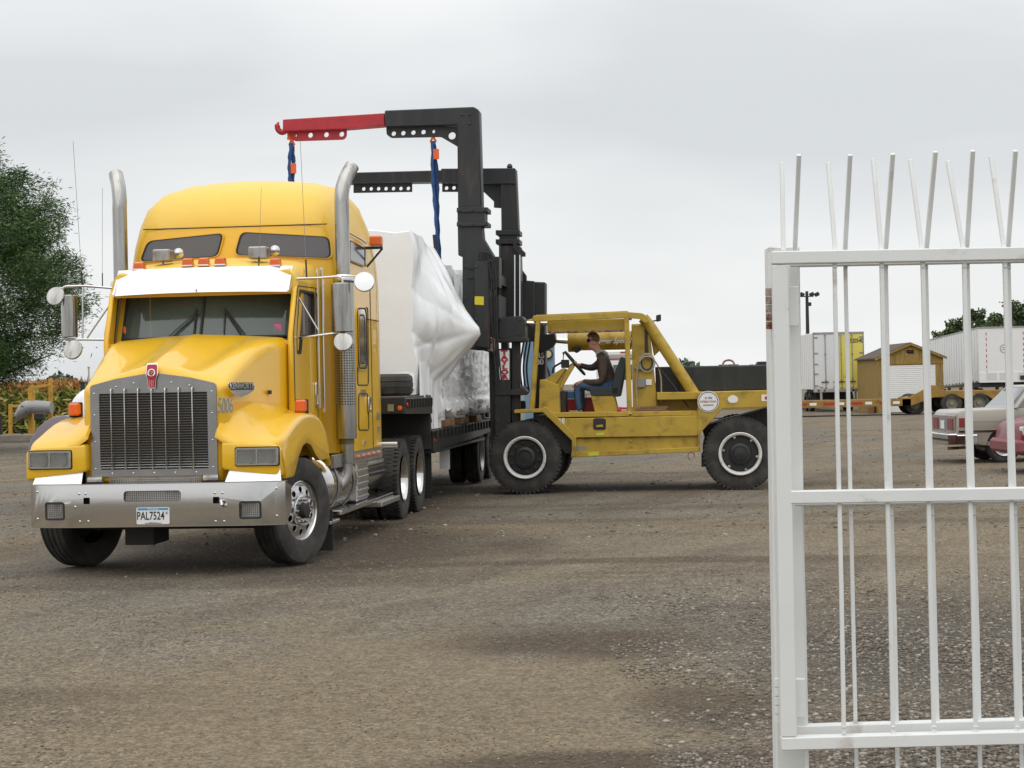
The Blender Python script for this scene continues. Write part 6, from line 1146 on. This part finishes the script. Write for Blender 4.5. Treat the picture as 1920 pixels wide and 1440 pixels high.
# ------------------------------------------------------------------ things between and behind (centre)
bm0 = at(1012, 700, 38); bm_ = thing('machine_cabinet', 'tall pale blue machine cabinet with a round dial behind the forklift mast', 'machine', (bm0.x, 38, 0))
zt = at(1030, 628, 38).z; xr = at(1041, 700, 38).x-bm0.x; box('cabinet', BLUM, bm_, (-.34, 0, .1), (xr, 1.0, zt), .03); cq = at(1027, 664, 38); MB().lathe([(.11, -.05), (.11, .01), (0, .01)], 1, (cq.x-bm0.x, 0, cq.z), 20, True).build('dial_rim', BLK, bm_); MB().lathe([(.075, -.065), (.075, -.04)], 1, (cq.x-bm0.x, 0, cq.z), 20, True).build('dial', mat('cream', (.6, .5, .3), .5), bm_)
box('yellow_fitting', FYEL, bm_, (-.0, -.08, 1.35), (.25, .0, 1.6), .02); MB().tube([(.15, -.06, 1.5), (.2, -.1, 1.9), (.1, -.05, 2.2)], .03, 6).build('hose', BLK, bm_); box('plinth', BLK, bm_, (-.36, -.03, 0), (xr+.02, 1.03, .12), .01)
rv0 = at(1140, 740, 48); rvv = thing('camper_van', 'white camper van with a red stripe, partly hidden behind the driver', 'van', (rv0.x-.2, 48, 0)); zt = at(1165, 652, 48).z
box('body', WHITE, rvv, (0, 0, .55), (1.35, 2.1, zt-.30), .06); box('roof', WHITE, rvv, (-.02, -.02, zt-.28), (1.30, 2.0, zt), .10); box('red_stripe', RED, rvv, (0, -.008, zt-.32), (1.35, -.001, zt-.29), 0); box('window', SKY_GL, rvv, (.35, -.01, zt-.85), (.85, .0, zt-.45), .03); box('roof_lamp', RED, rvv, (.55, -.035, zt-.14), (.68, -.015, zt-.10), 0); box('red_stripe', RED, rvv, (0, -.008, 1.0), (1.35, -.001, 1.05), 0)
for x in (.3, 1.05):
    o = tyre(.36, .2, .22, (0, 0, 0), 28, groove=2).build('wheel', RUB, rvv); o.location = (x, .1, .36)
# ------------------------------------------------------------------ left side: rack with fender shell, timber beam, tank
YPO = mat('yellow_post_paint', (.55, .30, .03), .6, dirt=(.25, .13, .03), dscale=6)
r0 = at(57, 815, 69); rk = thing('storage_rack', 'rack of yellow posts and crossbars in front of the corn field', 'rack', (r0.x, 69, 0)); O = Vector(rk.location)
for (x, y0, y1, D) in ((20, 758, 822, 69), (57, 722, 822, 69), (95, 710, 822, 69.5), (62, 726, 822, 70.5)):
    a = at(x, y1, D); b = at(x, y0, D); MB().bar(Vector((a.x, D, 0))-O, Vector((b.x, D, b.z))-O, .14).build('post', YPO, rk, .01)
for a, b, D in (((57, 727), (95, 722), 69), ((20, 762), (57, 760), 69), ((57, 772), (95, 768), 69)): MB().bar(at(*a, D)-O, at(*b, D)-O, .10).build('crossbar', YPO, rk, .01)
MB().bar(at(4, 790, 69)-O, at(44, 815, 69)-O, .05).build('diagonal_brace', BLK, rk)
fs0 = at(60, 765, 68.5); fs = thing('fender_shell', 'grey curved fibreglass truck fender shell resting on the yellow rack', 'fender', fs0); sec = []
for i in range(15):
    t = i/14; px = 28+65*t; yt = 753+.5*math.sin(t*PI)*-4+(16*(1-t/.25)**2 if t < .25 else 0); yb = 777 if t > .45 else 775+16*(1-t/.45)**1.2; a = at(px, yt, 68.5)-fs0; b = at(px, yb, 68.5)-fs0; m_ = (a+b)/2; h_ = (a.z-b.z)/2
    sec.append([(a.x, .35*math.sin(q)*1.0+.3, m_.z+h_*math.cos(q)) for q in [2*PI*k/12 for k in range(12)]])
MB().loft(sec).build('shell', mat('grey_fibreglass', (.27, .265, .27), .45, coat=.2), fs, ang=50)
mb0 = at(75, 800, 67.5); ml = thing('mailbox', 'small black box on a thin stem in front of the rack', 'box', (mb0.x, 67.5, 0)); zt = at(75, 774, 67.5).z; box('box_body', BLK, ml, (-.18, -.2, zt-.28), (.18, .2, zt), .04); MB().tube([(0, 0, 0), (0, 0, zt-.28)], .035, 8).build('stem', BLK, ml)
bm1 = at(0, 826, 65.5); tbm = tag(MB().bar((-4.0, 0, .15), (1.86, .2, .15), .28, .26).build('timber_beam', mat('grey_timber', (.26, .23, .19), .9, var=.2, vscale=2, bump=.3, bscale=20), None, .02), 'long grey timber beam lying on the ground in front of the yellow rack', 'beam'); tbm.location = (bm1.x, 65.5, 0)
dk = at(0, 800, 67); dp_ = tag(MB().bar((0, 0, 0), (0, 0, 1.05), .22).build('wooden_post', BLK, None, .02), 'dark stump-like post at the very left edge beside the yellow rack', 'post'); dp_.location = (dk.x-.05, 67, 0)
tk0 = at(178, 800, 27); tk = thing('tank_trailer', 'parked trailer with white round-topped tank and mauve fender, behind the truck fender', 'tank', (tk0.x, 27, 0)); zt = at(165, 722, 27).z; rr_ = .44
MB().lathe([(0, 0), (rr_*.7, .04), (rr_*.95, .14), (rr_, .3), (rr_, 2.6), (rr_*.8, 2.8), (0, 2.85)], 1, (0, 0, zt-rr_), 40).build('tank', mat('tank_white', (.80, .79, .80), .3, coat=.5), tk, ang=60)
cx_ = at(140, 720, 27).x-tk0.x; MB().lathe([(.0, zt+.06), (.055, zt+.055), (.055, zt+.035), (.035, zt+.03), (.04, zt-.22)], 2, (cx_, .5, 0), 16).build('cap', BLK, tk); MB().tube([(cx_+.12, .4, zt-.3), (cx_+.12, .4, at(155, 690, 27).z)], .013, 8).tube([(cx_+.12, .4, at(155, 690, 27).z), (cx_+.12, .4, at(155, 687, 27).z)], .022, 8).build('vent_pipe', ALU, tk)
fe = [(-.62+.0+.55*math.cos(a), .55+.62*math.sin(a)+.22) for a in [PI-PI*i/12 for i in range(13)]]; wx = at(122, 790, 27).x-tk0.x+.62
MB().prism([(x+wx, z) for x, z in fe], 1, -.1, .5).build('fender', mat('mauve_fender', (.20, .16, .19), .45, coat=.3), tk, .02, seg=2); box('frame', BLK, tk, (-.2, .2, .45), (.5, 2.6, .6), .01)
o = tyre(.48, .27, .3, (0, 0, 0), 32, groove=2).build('wheel', RUB, tk); o.location = (wx-.62, .2, .48)
